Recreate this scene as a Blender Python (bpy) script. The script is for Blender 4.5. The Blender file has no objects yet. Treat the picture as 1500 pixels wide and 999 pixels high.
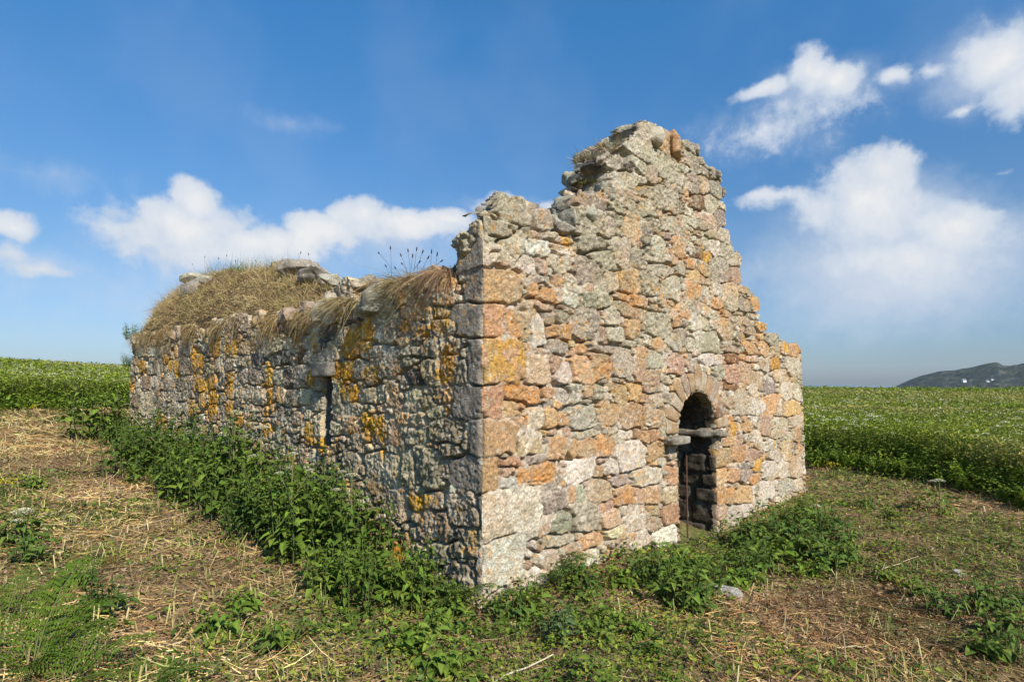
import bpy, bmesh, math, random
import numpy as np
from mathutils import Vector

rng = np.random.default_rng(7)
random.seed(7)
scene = bpy.context.scene
COL = scene.collection
F32 = np.float32

# ------------------------------------------------------------------ camera
EYE, FPX, PITCH = 1.75, 845.0, math.radians(4.06)
cam_d = bpy.data.cameras.new('camera')
cam = bpy.data.objects.new('camera', cam_d)
COL.objects.link(cam)
cam.location = (0, 0, EYE)
cam.rotation_euler = (math.radians(90) + PITCH, 0, 0)
cam_d.sensor_width = 36
cam_d.lens = FPX / 1500 * 36
cam_d.clip_start = 0.05
cam_d.clip_end = 20000
scene.camera = cam
CP, SP = math.cos(PITCH), math.sin(PITCH)

def ray(px, py):
    dx = (px - 750) / FPX
    dy = -(py - 499.5) / FPX
    return np.array([dx, CP - SP * dy, SP + CP * dy])

# ------------------------------------------------------------------ noise
_lat = np.random.default_rng(99).random((64, 64, 64)).astype(F32)

def vnoise(x, y, z=0.0):
    x, y, z = np.broadcast_arrays(np.asarray(x, F32), np.asarray(y, F32), np.asarray(z, F32))
    xi, yi, zi = np.floor(x), np.floor(y), np.floor(z)
    fx, fy, fz = x - xi, y - yi, z - zi
    fx = fx * fx * (3 - 2 * fx); fy = fy * fy * (3 - 2 * fy); fz = fz * fz * (3 - 2 * fz)
    i = xi.astype(np.int32) & 63; j = yi.astype(np.int32) & 63; k = zi.astype(np.int32) & 63
    i1, j1, k1 = (i + 1) & 63, (j + 1) & 63, (k + 1) & 63
    L = _lat
    c00 = L[i, j, k] * (1 - fx) + L[i1, j, k] * fx
    c10 = L[i, j1, k] * (1 - fx) + L[i1, j1, k] * fx
    c01 = L[i, j, k1] * (1 - fx) + L[i1, j, k1] * fx
    c11 = L[i, j1, k1] * (1 - fx) + L[i1, j1, k1] * fx
    return (c00 * (1 - fy) + c10 * fy) * (1 - fz) + (c01 * (1 - fy) + c11 * fy) * fz

def fbm(x, y, z=0.0, o=4, g=0.5):
    s = 0; a = 1.0; t = 0.0; f = 1.0
    for i in range(o):
        s = s + a * vnoise(np.asarray(x) * f + 13.7 * i, np.asarray(y) * f + 5.1 * i, np.asarray(z) * f + 9.3 * i)
        t += a; a *= g; f *= 2.03
    return s / t            # 0..1

def sstep(a, b, x):
    t = np.clip((x - a) / (b - a), 0, 1)
    return t * t * (3 - 2 * t)

# ------------------------------------------------------------------ mesh helpers
def tag(o, label=None, cat=None, group=None, kind=None):
    if label: o['label'] = label
    if cat: o['category'] = cat
    if group: o['group'] = group
    if kind: o['kind'] = kind
    return o

def link(o, parent=None):
    COL.objects.link(o)
    if parent is not None: o.parent = parent
    return o

def np_mesh(name, V, faces, col=None, mat=None, smooth=True):
    """faces: list of int arrays (n,3) or (n,4)"""
    me = bpy.data.meshes.new(name)
    V = np.asarray(V, F32)
    me.vertices.add(len(V))
    me.vertices.foreach_set('co', V.ravel())
    loops = []; starts = []; tots = []
    off = 0
    for fa in faces:
        fa = np.asarray(fa, np.int32)
        if len(fa) == 0: continue
        k = fa.shape[1]
        loops.append(fa.ravel())
        starts.append(off + np.arange(len(fa), dtype=np.int32) * k)
        tots.append(np.full(len(fa), k, np.int32))
        off += fa.size
    loops = np.concatenate(loops); starts = np.concatenate(starts); tots = np.concatenate(tots)
    me.loops.add(len(loops)); me.loops.foreach_set('vertex_index', loops)
    me.polygons.add(len(starts))
    me.polygons.foreach_set('loop_start', starts)
    me.polygons.foreach_set('loop_total', tots)
    me.polygons.foreach_set('use_smooth', np.full(len(starts), smooth, bool))
    if col is not None:
        a = me.attributes.new('albedo', 'FLOAT_COLOR', 'POINT')
        c = np.ones((len(V), 4), F32); c[:, :3] = col
        a.data.foreach_set('color', c.ravel())
    me.update(calc_edges=True)
    if mat: me.materials.append(mat)
    return me

def mobj(name, V, faces, col=None, mat=None, parent=None, smooth=True):
    return link(bpy.data.objects.new(name, np_mesh(name, V, faces, col, mat, smooth)), parent)

def empty(name, loc=(0, 0, 0), rz=0):
    o = bpy.data.objects.new(name, None)
    o.location = loc; o.rotation_euler = (0, 0, rz); o.empty_display_size = 0.2
    return link(o)

def copy_tree(o, parent=None):
    c = o.copy(); COL.objects.link(c)
    if parent is not None: c.parent = parent
    for ch in list(o.children): copy_tree(ch, c)
    return c

# ------------------------------------------------------------------ materials
def new_mat(name):
    m = bpy.data.materials.new(name); m.use_nodes = True
    nt = m.node_tree; nt.nodes.clear()
    return m, nt

def N(nt, t, **kw):
    n = nt.nodes.new(t)
    for k, v in kw.items(): setattr(n, k, v)
    return n

def attr_mat(name, rough=0.9, var=0.25, vscale=60.0, bump=0.0, bscale=90.0, transl=0.0, spec=0.2, spots=0.0):
    m, nt = new_mat(name); L = nt.links.new
    at = N(nt, 'ShaderNodeAttribute', attribute_name='albedo')
    tc = N(nt, 'ShaderNodeTexCoord')
    no = N(nt, 'ShaderNodeTexNoise'); no.inputs['Scale'].default_value = vscale; no.inputs['Detail'].default_value = 4
    L(tc.outputs['Object'], no.inputs['Vector'])
    mr = N(nt, 'ShaderNodeMapRange')
    mr.inputs['From Min'].default_value = 0.3; mr.inputs['From Max'].default_value = 0.7
    mr.inputs['To Min'].default_value = 1 - var; mr.inputs['To Max'].default_value = 1 + var
    L(no.outputs['Fac'], mr.inputs['Value'])
    mul = N(nt, 'ShaderNodeVectorMath', operation='SCALE')
    L(at.outputs['Color'], mul.inputs[0]); L(mr.outputs['Result'], mul.inputs['Scale'])
    colout = mul.outputs['Vector']
    if spots:
        vo = N(nt, 'ShaderNodeTexVoronoi'); vo.inputs['Scale'].default_value = 17.0
        L(tc.outputs['Object'], vo.inputs['Vector'])
        # lichen discs: only in some cells, radius differs by cell
        th = N(nt, 'ShaderNodeMath', operation='MULTIPLY_ADD')
        sep = N(nt, 'ShaderNodeSeparateColor'); L(vo.outputs['Color'], sep.inputs['Color'])
        L(sep.outputs['Red'], th.inputs[0]); th.inputs[1].default_value = 0.55; th.inputs[2].default_value = -0.33
        n2 = N(nt, 'ShaderNodeTexNoise'); n2.inputs['Scale'].default_value = 70; L(tc.outputs['Object'], n2.inputs['Vector'])
        w = N(nt, 'ShaderNodeMath', operation='MULTIPLY_ADD'); L(n2.outputs['Fac'], w.inputs[0]); w.inputs[1].default_value = 0.22; L(th.outputs[0], w.inputs[2])
        sb = N(nt, 'ShaderNodeMath', operation='SUBTRACT'); L(w.outputs[0], sb.inputs[0]); L(vo.outputs['Distance'], sb.inputs[1])
        mr2 = N(nt, 'ShaderNodeMapRange'); mr2.inputs['From Min'].default_value = 0.0; mr2.inputs['From Max'].default_value = 0.05
        mr2.inputs['To Max'].default_value = spots
        L(sb.outputs[0], mr2.inputs['Value'])
        cr = N(nt, 'ShaderNodeMix', data_type='RGBA')
        cr.inputs['A'].default_value = (0.56, 0.53, 0.45, 1); cr.inputs['B'].default_value = (0.50, 0.44, 0.33, 1)
        L(sep.outputs['Green'], cr.inputs['Factor'])
        mx = N(nt, 'ShaderNodeMix', data_type='RGBA')
        L(mr2.outputs['Result'], mx.inputs['Factor']); L(colout, mx.inputs['A']); L(cr.outputs['Result'], mx.inputs['B'])
        colout = mx.outputs['Result']
    bs = N(nt, 'ShaderNodeBsdfPrincipled')
    bs.inputs['Roughness'].default_value = rough
    bs.inputs['Specular IOR Level'].default_value = spec
    L(colout, bs.inputs['Base Color'])
    out = N(nt, 'ShaderNodeOutputMaterial')
    if bump:
        n3 = N(nt, 'ShaderNodeTexNoise'); n3.inputs['Scale'].default_value = bscale; n3.inputs['Detail'].default_value = 5
        n3.inputs['Roughness'].default_value = 0.65
        L(tc.outputs['Object'], n3.inputs['Vector'])
        bp = N(nt, 'ShaderNodeBump'); bp.inputs['Strength'].default_value = 1.0; bp.inputs['Distance'].default_value = bump
        L(n3.outputs['Fac'], bp.inputs['Height']); L(bp.outputs['Normal'], bs.inputs['Normal'])
    if transl:
        tr = N(nt, 'ShaderNodeBsdfTranslucent'); L(colout, tr.inputs['Color'])
        ms = N(nt, 'ShaderNodeMixShader'); ms.inputs[0].default_value = transl
        L(bs.outputs[0], ms.inputs[1]); L(tr.outputs[0], ms.inputs[2]); L(ms.outputs[0], out.inputs['Surface'])
    else:
        L(bs.outputs[0], out.inputs['Surface'])
    return m

M_STONE = attr_mat('weathered_stone', 0.95, 0.30, 55, bump=0.022, bscale=56, spec=0.08, spots=0.85)
M_DARK = attr_mat('reveal_stone', 0.95, 0.35, 30, bump=0.015, bscale=40, spec=0.1)
M_LEAF = attr_mat('leaf', 0.6, 0.15, 25, transl=0.25, spec=0.12)
M_GRASS = attr_mat('grass', 0.7, 0.12, 30, transl=0.2, spec=0.15)
M_STRAW = attr_mat('straw', 0.75, 0.15, 30, transl=0.08, spec=0.15)
M_SOIL = attr_mat('soil', 1.0, 0.35, 14, bump=0.03, bscale=30, spec=0.05)
M_PETAL = attr_mat('petal', 0.8, 0.05, 30, transl=0.2, spec=0.1)
M_RUST = attr_mat('rusty_iron', 0.85, 0.4, 40, bump=0.003, bscale=120, spec=0.3)

# ------------------------------------------------------------------ terrain
def gz0(x, y):
    x = np.asarray(x, float); y = np.asarray(y, float)
    q = -0.9 * x
    qn = np.minimum(q, 0.0); qn = 2.2 * np.tanh(qn / 2.2)
    qp = np.maximum(q, 0.0)
    g = 0.0625 * qn + 0.0600 * qp + 0.00022 * np.minimum(qp, 60) ** 2
    r = np.hypot(x, y)
    g = g + .35 * sstep(30, 75, r) * sstep(-5, 15, x)
    # dip in front of the doorway
    g = g - 0.17 * np.exp(-(((x - 2.9) / 1.3) ** 2 + ((y - 7.0) / 1.6) ** 2))
    g = g - .15 * np.exp(-(((x + .05) / 1.0) ** 2 + ((y - 4.6) / .8) ** 2))
    g = g - np.clip(r - 78, 0, 220) * 0.16
    return g

def gz(x, y):
    x = np.asarray(x, float); y = np.asarray(y, float)
    r = np.hypot(x, y)
    amp = np.clip(r / 6, 0.6, 3)
    return gz0(x, y) + 0.10 * (fbm(x * 0.9 + 3, y * 0.9, 1.0, 3) - 0.5) * 0.8 + 0.05 * (fbm(x * 4, y * 4, 2.0, 3) - 0.5)

def at(px, py):
    """ground point seen at a photo pixel"""
    d = ray(px, py)
    t0, t1 = 0.5, 200.0
    prev = 0.5
    for t in np.geomspace(0.8, 200, 400):
        p = d * t
        if EYE + p[2] < float(gz(p[0], p[1])):
            lo, hi = prev, t
            for _ in range(20):
                m = (lo + hi) / 2; p = d * m
                if EYE + p[2] < float(gz(p[0], p[1])): hi = m
                else: lo = m
            p = d * hi
            return np.array([p[0], p[1], float(gz(p[0], p[1]))])
        prev = t
    p = d * 60
    return np.array([p[0], p[1], float(gz(p[0], p[1]))])

# ------------------------------------------------------------------ the ruin's plan
dC = ray(706, 878); C = dC * (EYE / -dC[2]); C = np.array([C[0], C[1], 0.0])
DC = C[1]
d = ray(1177, 560); E = d / d[1] * (2.10 * DC); EF = np.array([E[0] - C[0], E[1] - C[1], 0]); LF = np.linalg.norm(EF); EF /= LF
EL = np.array([-EF[1], EF[0], 0.0])                # along the side wall, away from the corner
NF, NL = -EL, -EF                                   # outward normals
d = ray(190, 560); m_ = d[0] / d[1]
# C + EL*k on ray: (Cx+ELx k) = m (Cy+ELy k)
LL = (m_ * C[1] - C[0]) / (EL[0] - m_ * EL[1])
EYEP = np.array([0, 0, EYE])

def to_f(px, py):
    d = ray(px, py); t = np.dot(C - EYEP, NF) / np.dot(d, NF); P = EYEP + d * t
    return np.dot(P - C, EF), P[2]

def to_l(px, py):
    d = ray(px, py); t = np.dot(C - EYEP, NL) / np.dot(d, NL); P = EYEP + d * t
    return -np.dot(P - C, EL), P[2]

def wpos(u, z, out=0.0):
    """world point of wall coordinate u (u>0 gable wall, u<0 side wall)"""
    u = np.asarray(u, float); z = np.asarray(z, float)
    P = C + np.maximum(u, 0)[..., None] * EF + np.maximum(-u, 0)[..., None] * EL
    w = sstep(-0.05, 0.05, u)[..., None]
    n = NL * (1 - w) + NF * w
    n = n / np.linalg.norm(n, axis=-1, keepdims=True)
    P = P + n * np.asarray(out)[..., None]
    P[..., 2] += z
    return P
# ------------------------------------------------------------------ stones (traced) -------------------------------
A = dict(tan=(.40, .27, .155), ora=(.50, .245, .07), gol=(.56, .30, .03), pal=(.47, .415, .315), whi=(.57, .53, .445),
         gre=(.305, .28, .21), gry=(.29, .255, .205), lgy=(.40, .375, .285), pnk=(.37, .27, .195), dk=(.13, .12, .11),
         brn=(.22, .12, .07), tpl=(.44, .34, .23), opl=(.50, .34, .175))
TF = {  # gable wall tiles: origin x, origin y, scale
 'F1': (680, 270, .17, "450 220 330 220 pal;680 300 150 200 gry;540 200 90 60 pal;280 370 250 140 gry;200 480 200 120 pal;240 620 170 170 pal;420 560 200 220 pal;640 560 200 160 whi;550 700 160 160 whi;670 690 120 150 pnk;850 680 200 160 pal;600 910 100 90 ora;730 960 130 110 ora;800 830 100 80 gol;680 820 150 60 gry;860 560 170 110 pal;850 480 140 80 gol;760 430 130 60 pal"),
 'F2': (680, 430, .17, "610 100 330 60 tpl;470 260 260 200 ora;560 310 90 170 gre;650 330 130 300 whi;740 220 120 110 gry;770 330 150 110 tan;890 330 90 160 ora;820 450 170 100 gry;870 220 120 120 gre;640 650 220 250 tpl;800 610 120 140 pnk;880 680 150 160 pal;520 860 340 130 ora;730 860 150 100 tan;880 870 160 110 lgy;420 250 90 130 pal"),
 'F3': (680, 590, .17, "410 40 180 130 tan;490 150 140 70 ora;620 130 150 180 pal;760 130 100 180 opl;870 150 80 110 tan;590 360 240 180 tpl;850 400 220 190 tan;430 510 230 70 tan;620 485 160 60 gry;380 600 110 80 pnk;650 600 330 150 ora;400 700 170 110 whi;600 710 180 40 opl;760 710 150 70 gry;640 755 400 30 gry"),
 'F4': (680, 720, .17, "700 50 120 90 pal;800 90 180 160 gry;740 240 130 60 pal;890 280 240 220 gre;700 310 70 50 pnk;620 800 200 250 whi;850 420 250 120 pal;920 680 180 130 pnk;750 600 160 200 pal"),
 'F5': (830, 180, .17, "720 95 190 130 pal;900 190 200 200 ora;700 260 360 170 lgy;920 360 90 90 lgy;480 370 300 110 gry;620 370 150 110 lgy;870 420 130 140 lgy;990 490 110 110 lgy;740 460 90 180 pnk;560 500 280 170 lgy;650 570 130 120 gre;850 650 300 200 gre;500 590 130 70 pnk;400 620 150 90 gre;530 690 150 90 lgy;430 710 100 100 gre;230 690 260 110 gry;240 820 260 150 gre;440 810 140 90 gre;370 900 100 180 lgy;560 900 160 190 opl;700 760 140 110 gre;760 880 130 120 gre;900 880 140 140 lgy;170 950 200 100 gre;700 930 120 100 gry"),
 'F6': (830, 330, .17, "220 160 260 170 gre;330 280 250 160 gre;190 400 260 230 gre;400 480 120 190 tpl;510 490 140 190 tan;610 490 80 200 opl;720 500 170 190 gre;470 230 170 260 pal;620 290 140 160 gre;790 180 120 180 whi;690 110 90 90 gry;780 300 140 60 pal;830 390 190 130 gre;920 540 150 230 lgy;980 190 130 160 tan;500 610 140 60 ora;640 650 130 110 ora;570 740 290 110 tan;330 660 120 110 gre;200 640 150 110 gre;200 850 230 280 gre;410 780 140 150 lgy;430 920 170 120 lgy;340 930 60 160 pnk;580 880 120 150 opl;800 850 230 220 gre;960 830 80 90 tan;50 490 110 200 pal;40 620 130 160 whi;30 890 60 150 ora"),
 'F7': (830, 480, .17, "340 190 180 80 gry;490 300 170 280 lgy;300 320 200 250 ora;150 360 200 220 opl;660 210 90 80 tan;790 220 90 60 whi;640 370 100 200 pnk;760 280 120 170 lgy;940 310 150 180 pnk;730 490 130 150 pnk;830 530 80 80 whi;600 550 110 150 opl;680 610 70 70 tan;780 630 120 130 pnk;470 570 120 150 tan;200 550 110 110 ora;280 550 100 120 gre;80 570 150 150 lgy;150 770 230 230 lgy;370 750 150 200 ora;590 770 230 220 tan;840 790 240 140 tan;760 730 90 60 tan;490 940 190 90 pal;620 920 70 90 tan;690 940 70 90 tan;770 930 70 110 tan;150 920 230 60 lgy"),
 'F8': (830, 630, .17, "340 140 170 190 ora;190 160 150 150 ora;40 160 110 180 tan;570 220 270 250 whi;790 180 170 150 tan;920 170 80 150 tpl;140 340 260 200 whi;330 260 130 60 pnk;290 360 60 100 tan;400 310 130 130 pal;480 420 170 80 gry;720 400 270 150 pal;920 390 80 150 tan;300 530 220 190 tpl;50 540 90 130 ora;120 540 100 140 lgy;500 570 150 180 ora;640 560 100 120 tpl;760 560 140 170 tan;900 560 110 170 tpl;350 650 130 80 pnk;130 760 270 250 gre;400 770 170 170 tpl;510 700 80 90 pal;600 770 180 230 pal;760 820 130 130 pnk;760 690 110 90 tan;900 730 130 190 tan;400 890 180 110 pal;860 920 200 170 whi;670 930 140 130 pal;270 940 250 90 opl"),
 'F9': (960, 190, .17, "310 170 120 90 gry;340 250 200 80 gry;270 290 90 60 pnk;240 340 110 80 lgy;390 340 150 90 gry;520 390 80 80 gry;320 470 120 180 gry;425 490 90 170 tpl;520 530 110 140 gry;370 620 90 110 brn;490 640 120 150 lgy;560 760 80 150 gry;310 710 90 80 whi;310 790 130 90 whi;430 760 160 90 tpl;440 830 150 100 tpl;600 920 100 120 pal;490 900 100 110 tpl"),
 'F10': (970, 340, .17, "320 180 80 100 brn;390 210 70 90 gol;460 130 100 150 whi;560 150 110 90 pal;620 230 140 110 pal;510 330 150 220 gry;630 370 90 140 pnk;380 330 100 100 opl;250 290 90 80 ora;290 380 90 90 opl;270 500 110 150 ora;590 550 130 230 tpl;480 500 90 120 pal;470 600 100 110 ora;700 490 110 70 tpl;710 620 120 120 gry;800 620 70 120 ora;860 820 90 80 gol;770 860 90 80 pnk;640 770 90 90 tpl;720 780 80 80 pnk;540 840 130 200 tan;350 790 110 130 lgy;450 710 120 100 lgy;610 970 150 60 pnk;690 910 50 60 gol;780 950 110 100 tan;940 930 120 130 gre"),
 'F11': (1020, 480, .17, "100 120 240 190 lgy;310 180 150 120 pnk;320 260 130 120 brn;140 270 200 90 whi;200 380 100 110 gre;310 410 130 180 pnk;480 150 100 150 opl;590 180 90 130 opl;680 200 90 90 tpl;760 180 80 110 gol;850 190 90 110 ora;430 390 110 200 tpl;530 460 120 180 tpl;630 490 100 150 gry;480 270 110 60 tpl;590 320 90 100 tpl;680 320 90 90 gol;840 340 130 180 pal;740 410 150 120 tpl;790 560 110 150 pal;870 560 80 140 pal;400 640 140 220 lgy;500 690 130 140 lgy;650 670 170 180 opl;590 690 80 130 whi;830 700 150 150 opl;730 700 90 130 tpl;300 510 140 60 brn;240 790 150 70 ora;350 870 90 130 gol;450 860 100 100 tan;600 850 90 180 pnk;730 830 170 110 pal;850 800 110 120 pal;710 910 130 90 tpl;880 920 90 130 tan"),
 'F12': (1020, 600, .17, "210 280 60 110 gry;290 270 120 110 opl;380 250 70 100 pnk;450 240 80 60 gry;530 240 90 100 whi;240 410 150 160 tan;380 380 120 140 tan;490 400 110 110 pnk;640 320 120 110 whi;690 400 120 120 pal;780 350 100 170 tpl;540 480 70 120 gol;430 490 130 60 gry;220 570 110 120 opl;330 560 100 110 tan;440 570 80 90 gry;510 600 90 90 ora;640 500 140 140 whi;760 520 100 130 pal;870 490 110 200 tpl;200 730 60 150 ora;300 740 100 150 ora;420 740 150 160 opl;620 690 150 150 whi;790 660 150 130 lgy;890 650 90 110 pal;210 890 150 130 pnk;380 900 200 180 whi"),
}
TL = {
 'L1': (180, 450, .17, "800 360 90 130 gol;935 350 90 110 gol;640 470 130 140 gol;440 510 80 130 gol;360 460 60 80 gol;165 520 60 100 ora;665 650 90 130 gol;760 650 100 120 gol;920 600 80 110 gol;915 720 80 140 gol;915 870 70 150 gol;775 780 90 110 gol;680 800 70 110 ora;595 880 60 150 ora;770 920 80 150 gol;545 510 110 140 gry;290 510 150 110 gry;160 280 110 110 pal;140 380 90 90 lgy;240 380 80 80 lgy;340 370 100 100 tan;520 340 110 130 pnk;385 650 90 140 gry;490 670 90 120 gry;560 650 90 110 gry;280 650 80 100 pal;190 650 110 100 pnk;470 770 140 90 gry;450 860 100 120 gry;330 850 90 120 pal;200 830 120 200 pal;110 810 80 100 pnk;850 630 90 90 dk;850 780 80 90 gry;980 620 80 100 gry;790 190 100 170 lgy;900 180 110 180 pnk;580 210 80 130 tan;520 180 60 90 gry;820 500 80 120 tan;920 500 90 110 gry;850 920 90 120 gry;980 800 70 110 gry"),
 'L2': (330, 430, .17, "170 470 90 120 tan;290 420 130 130 tan;430 420 130 160 gre;540 430 80 100 pal;610 400 90 140 gol;700 420 80 110 gry;750 410 60 90 gol;820 430 80 80 dk;900 340 100 130 dk;330 220 150 180 opl;480 230 120 180 pnk;700 200 120 200 pnk;880 150 170 250 pal;130 260 130 160 gry;270 560 110 100 dk;430 570 100 110 dk;520 550 90 120 dk;630 550 70 100 brn;700 550 70 90 gry;800 560 100 90 gry;920 550 140 90 lgy;760 500 60 70 gol;140 720 110 110 gry;250 720 110 130 gry;365 720 80 150 ora;440 720 90 130 lgy;530 720 80 160 dk;635 710 120 190 gry;750 700 70 150 gol;110 880 90 140 pal;200 870 80 130 lgy;290 880 100 140 pal;375 870 50 120 gol;470 880 80 130 tan;570 900 110 130 gry;680 890 90 140 pal;790 770 90 140 gry;790 920 130 160 gry;850 880 60 200 opl;950 850 70 120 gry"),
 'L3': (480, 390, .22, "270 430 100 150 gol;150 560 110 100 gol;260 560 80 110 gol;345 565 90 70 tan;430 570 80 70 lgy;560 560 130 90 lgy;130 690 90 130 gol;285 710 90 140 gol;130 840 110 110 ora;490 410 100 110 gol;600 420 100 90 gol;740 410 100 110 gol;830 400 70 100 ora;830 510 100 110 gol;800 690 130 200 gol;895 720 80 190 gry;690 700 130 180 gre;680 530 120 180 gre;440 660 100 120 opl;430 850 100 170 tan;580 740 110 100 dk;550 620 100 70 lgy;360 260 170 260 gre;570 300 160 100 tan;770 170 150 190 tan;670 320 70 90 tan;755 300 100 90 gol;80 190 140 170 pal;30 280 70 100 gol;160 450 110 100 gol;40 600 90 100 lgy;210 690 60 120 gry;360 680 90 130 lgy;560 850 110 100 lgy;720 860 100 110 ora;810 850 80 110 opl;650 900 110 120 gre;720 960 130 120 gre;160 950 130 90 lgy;270 860 130 110 lgy;60 850 60 140 gry;350 850 60 120 pal;520 780 80 90 gry;420 430 70 150 gre;630 480 130 90 gre"),
 'L4': (500, 590, .22, "250 180 130 190 gol;340 190 100 150 tan;70 150 140 130 tan;410 100 90 90 opl;500 120 110 110 gre;500 220 150 120 gre;690 190 230 180 gre;730 330 120 90 gre;570 430 220 250 gre;450 450 100 250 gre;330 440 150 220 lgy;685 460 50 90 gol;400 430 40 100 gol;230 420 130 200 lgy;60 400 120 150 lgy;350 680 190 190 pal;500 670 90 110 gol;610 650 110 120 ora;570 800 130 200 pnk;780 730 150 230 gry;650 820 110 200 tpl;880 760 90 130 gry"),
}
seeds = []      # u, z, a, b, colour, kind, rot, p
def add_seed(u, z, a, b, k, rot=0.0, p=3.2, sharp=False):
    seeds.append((u, z, max(a, .025), max(b, .022), k, rot, p, sharp))

for nm, (ox, oy, sc, s) in TF.items():
    for it in s.split(';'):
        x, y, w, h, k = it.split(); x, y, w, h = map(float, (x, y, w, h))
        px, py = ox + x * sc, oy + y * sc; w *= sc / 2; h *= sc / 2
        u, z = to_f(px, py); u0, _ = to_f(px - w, py); u1, _ = to_f(px + w, py); _, zt = to_f(px, py - h); _, zb = to_f(px, py + h)
        if u0 < 0.02: u0 = 0.02
        add_seed((u0 + u1) / 2, z, (u1 - u0) / 2, (zt - zb) / 2, k, rng.normal(0, .05))
for nm, (ox, oy, sc, s) in TL.items():
    for it in s.split(';'):
        x, y, w, h, k = it.split(); x, y, w, h = map(float, (x, y, w, h))
        px, py = ox + x * sc, oy + y * sc; w *= sc / 2; h *= sc / 2
        u, z = to_l(px, py); u0, _ = to_l(px - w, py); u1, _ = to_l(px + w, py); _, zt = to_l(px, py - h); _, zb = to_l(px, py + h)
        if u1 > -0.02: u1 = -0.02
        add_seed((u0 + u1) / 2, z, (u1 - u0) / 2, (zt - zb) / 2, k, rng.normal(0, .05))
# quoins, wrapped round the corner: left px, right px, top, bottom, colour
for xl, xr, yt, yb, k in [(667, 735, 345, 388, 'pal'), (676, 771, 390, 439, 'tan'), (659, 738, 441, 490, 'tan'), (685, 766, 492, 562, 'tqo'), (660, 739, 564, 615, 'tan'),
                          (685, 760, 617, 669, 'tan'), (657, 735, 672, 722, 'tan'), (699, 798, 724, 798, 'whi'), (699, 770, 800, 868, 'whi')]:
    ul = to_l(xl, (yt + yb) / 2)[0]; ur = to_f(xr, (yt + yb) / 2)[0]
    zt = to_f(706, yt)[1]; zb = to_f(706, yb)[1]
    add_seed((ul + ur) / 2, (zt + zb) / 2, (ur - ul) / 2, (zt - zb) / 2, k, 0.0, 7.0, True)
for (px, py, w_, h_, k_) in [(684, 362, 30, 40, 'gre'), (696, 336, 16, 20, 'lgy')]:
    u_, z_ = to_l(px, py); a_ = abs(to_l(px - w_ / 2, py)[0] - to_l(px + w_ / 2, py)[0]) / 2; b_ = (to_l(px, py - h_ / 2)[1] - to_l(px, py + h_ / 2)[1]) / 2
    add_seed(u_, z_, a_, b_, k_)
# fill the rest with random rubble
def fill(u0, u1, z0, z1, kinds, n, amin, amax, asp):
    for i in range(n):
        f = 1 - i / n
        a = (amin + (amax - amin) * (0.25 + 0.75 * f) * rng.random()); b = max(.03, a * rng.uniform(*asp))
        u = rng.uniform(u0, u1); z = rng.uniform(z0, z1)
        ok = True
        for s in seeds:
            if abs(s[0] - u) < (s[2] + a) * 0.88 and abs(s[1] - z) < (s[3] + b) * 0.9: ok = False; break
        if ok: add_seed(u, z, a, b, kinds[rng.integers(len(kinds))], rng.normal(0, .09), rng.uniform(2.4, 4))
KF = ['pal', 'lgy', 'lgy', 'gry', 'tpl', 'tan', 'pnk', 'opl', 'ora', 'gre', 'whi', 'tpl']
KL = ['gry', 'gry', 'lgy', 'lgy', 'dk', 'pnk', 'gol', 'tan', 'pal', 'gre', 'gol', 'gry', 'opl']
fill(0.1, LF, -0.5, 5.0, KF, 5200, .05, .17, (.5, .9))
fill(-LL, -0.1, -0.5, 3.4, KL, 8500, .06, .17, (.55, 1.0))
fill(0.1, LF, -0.3, 4.8, KF, 9000, .022, .055, (.4, .9))
fill(-7, -0.1, -0.1, 2.9, KL, 6000, .025, .055, (.5, 1.0))
SD = np.array([s[:4] + (s[5], s[6]) for s in seeds], float)
NS = len(seeds)
print('stones', NS)

# outlines of what is left standing (traced on each wall's own plane)
OF = [to_f(*p) for p in [(705, 322), (714, 313), (724, 305), (727, 293), (745, 287), (772, 296), (788, 306), (806, 320), (812, 337), (826, 345), (846, 343), (850, 318), (862, 303), (880, 275),
      (893, 262), (905, 245), (920, 236), (926, 220), (934, 208), (940, 192), (956, 185), (970, 194), (990, 200), (1008, 209), (1023, 211), (1026, 226), (1042, 246), (1054, 253), (1054, 268), (1061, 290), (1057, 300),
      (1062, 320), (1065, 345), (1073, 365), (1084, 384), (1085, 415), (1096, 421), (1112, 440), (1111, 462), (1126, 484), (1142, 500), (1158, 503), (1174, 504)]]
OL = [to_l(*p) for p in [(705, 322), (690, 328), (679, 345), (668, 372), (667, 392), (640, 396), (620, 404), (600, 415), (575, 425), (548, 428), (535, 440), (525, 440), (508, 428), (484, 424), (474, 436), (466, 460),
      (430, 466), (400, 470), (360, 470), (300, 478), (250, 486), (205, 492), (190, 496)]]
LFu = LF + 0.01
def poly_top(pts, u):
    pts = sorted(pts); xs = [p[0] for p in pts]; zs = [p[1] for p in pts]
    return np.interp(u, xs, zs)

def inpoly(pts, x, y):
    n = len(pts); ins = np.zeros(np.shape(x), bool); j = n - 1
    for i in range(n):
        xi, yi = pts[i]; xj, yj = pts[j]
        c = ((yi > y) != (yj > y)) & (x < (xj - xi) * (y - yi) / (yj - yi + 1e-12) + xi)
        ins ^= c; j = i
    return ins
PF = OF + [(LFu + .4, OF[-1][1]), (LFu + .4, -1), (-.4, -1), (-.4, OF[0][1])]
PL = OL + [(OL[-1][0] - .6, OL[-1][1]), (OL[-1][0] - .6, -1), (.4, -1), (.4, OL[0][1])]
def standing(u, z):
    u = np.asarray(u, float); z = np.asarray(z, float)
    return np.where(u >= 0, inpoly(PF, u, z), inpoly(PL, u, z))

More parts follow.
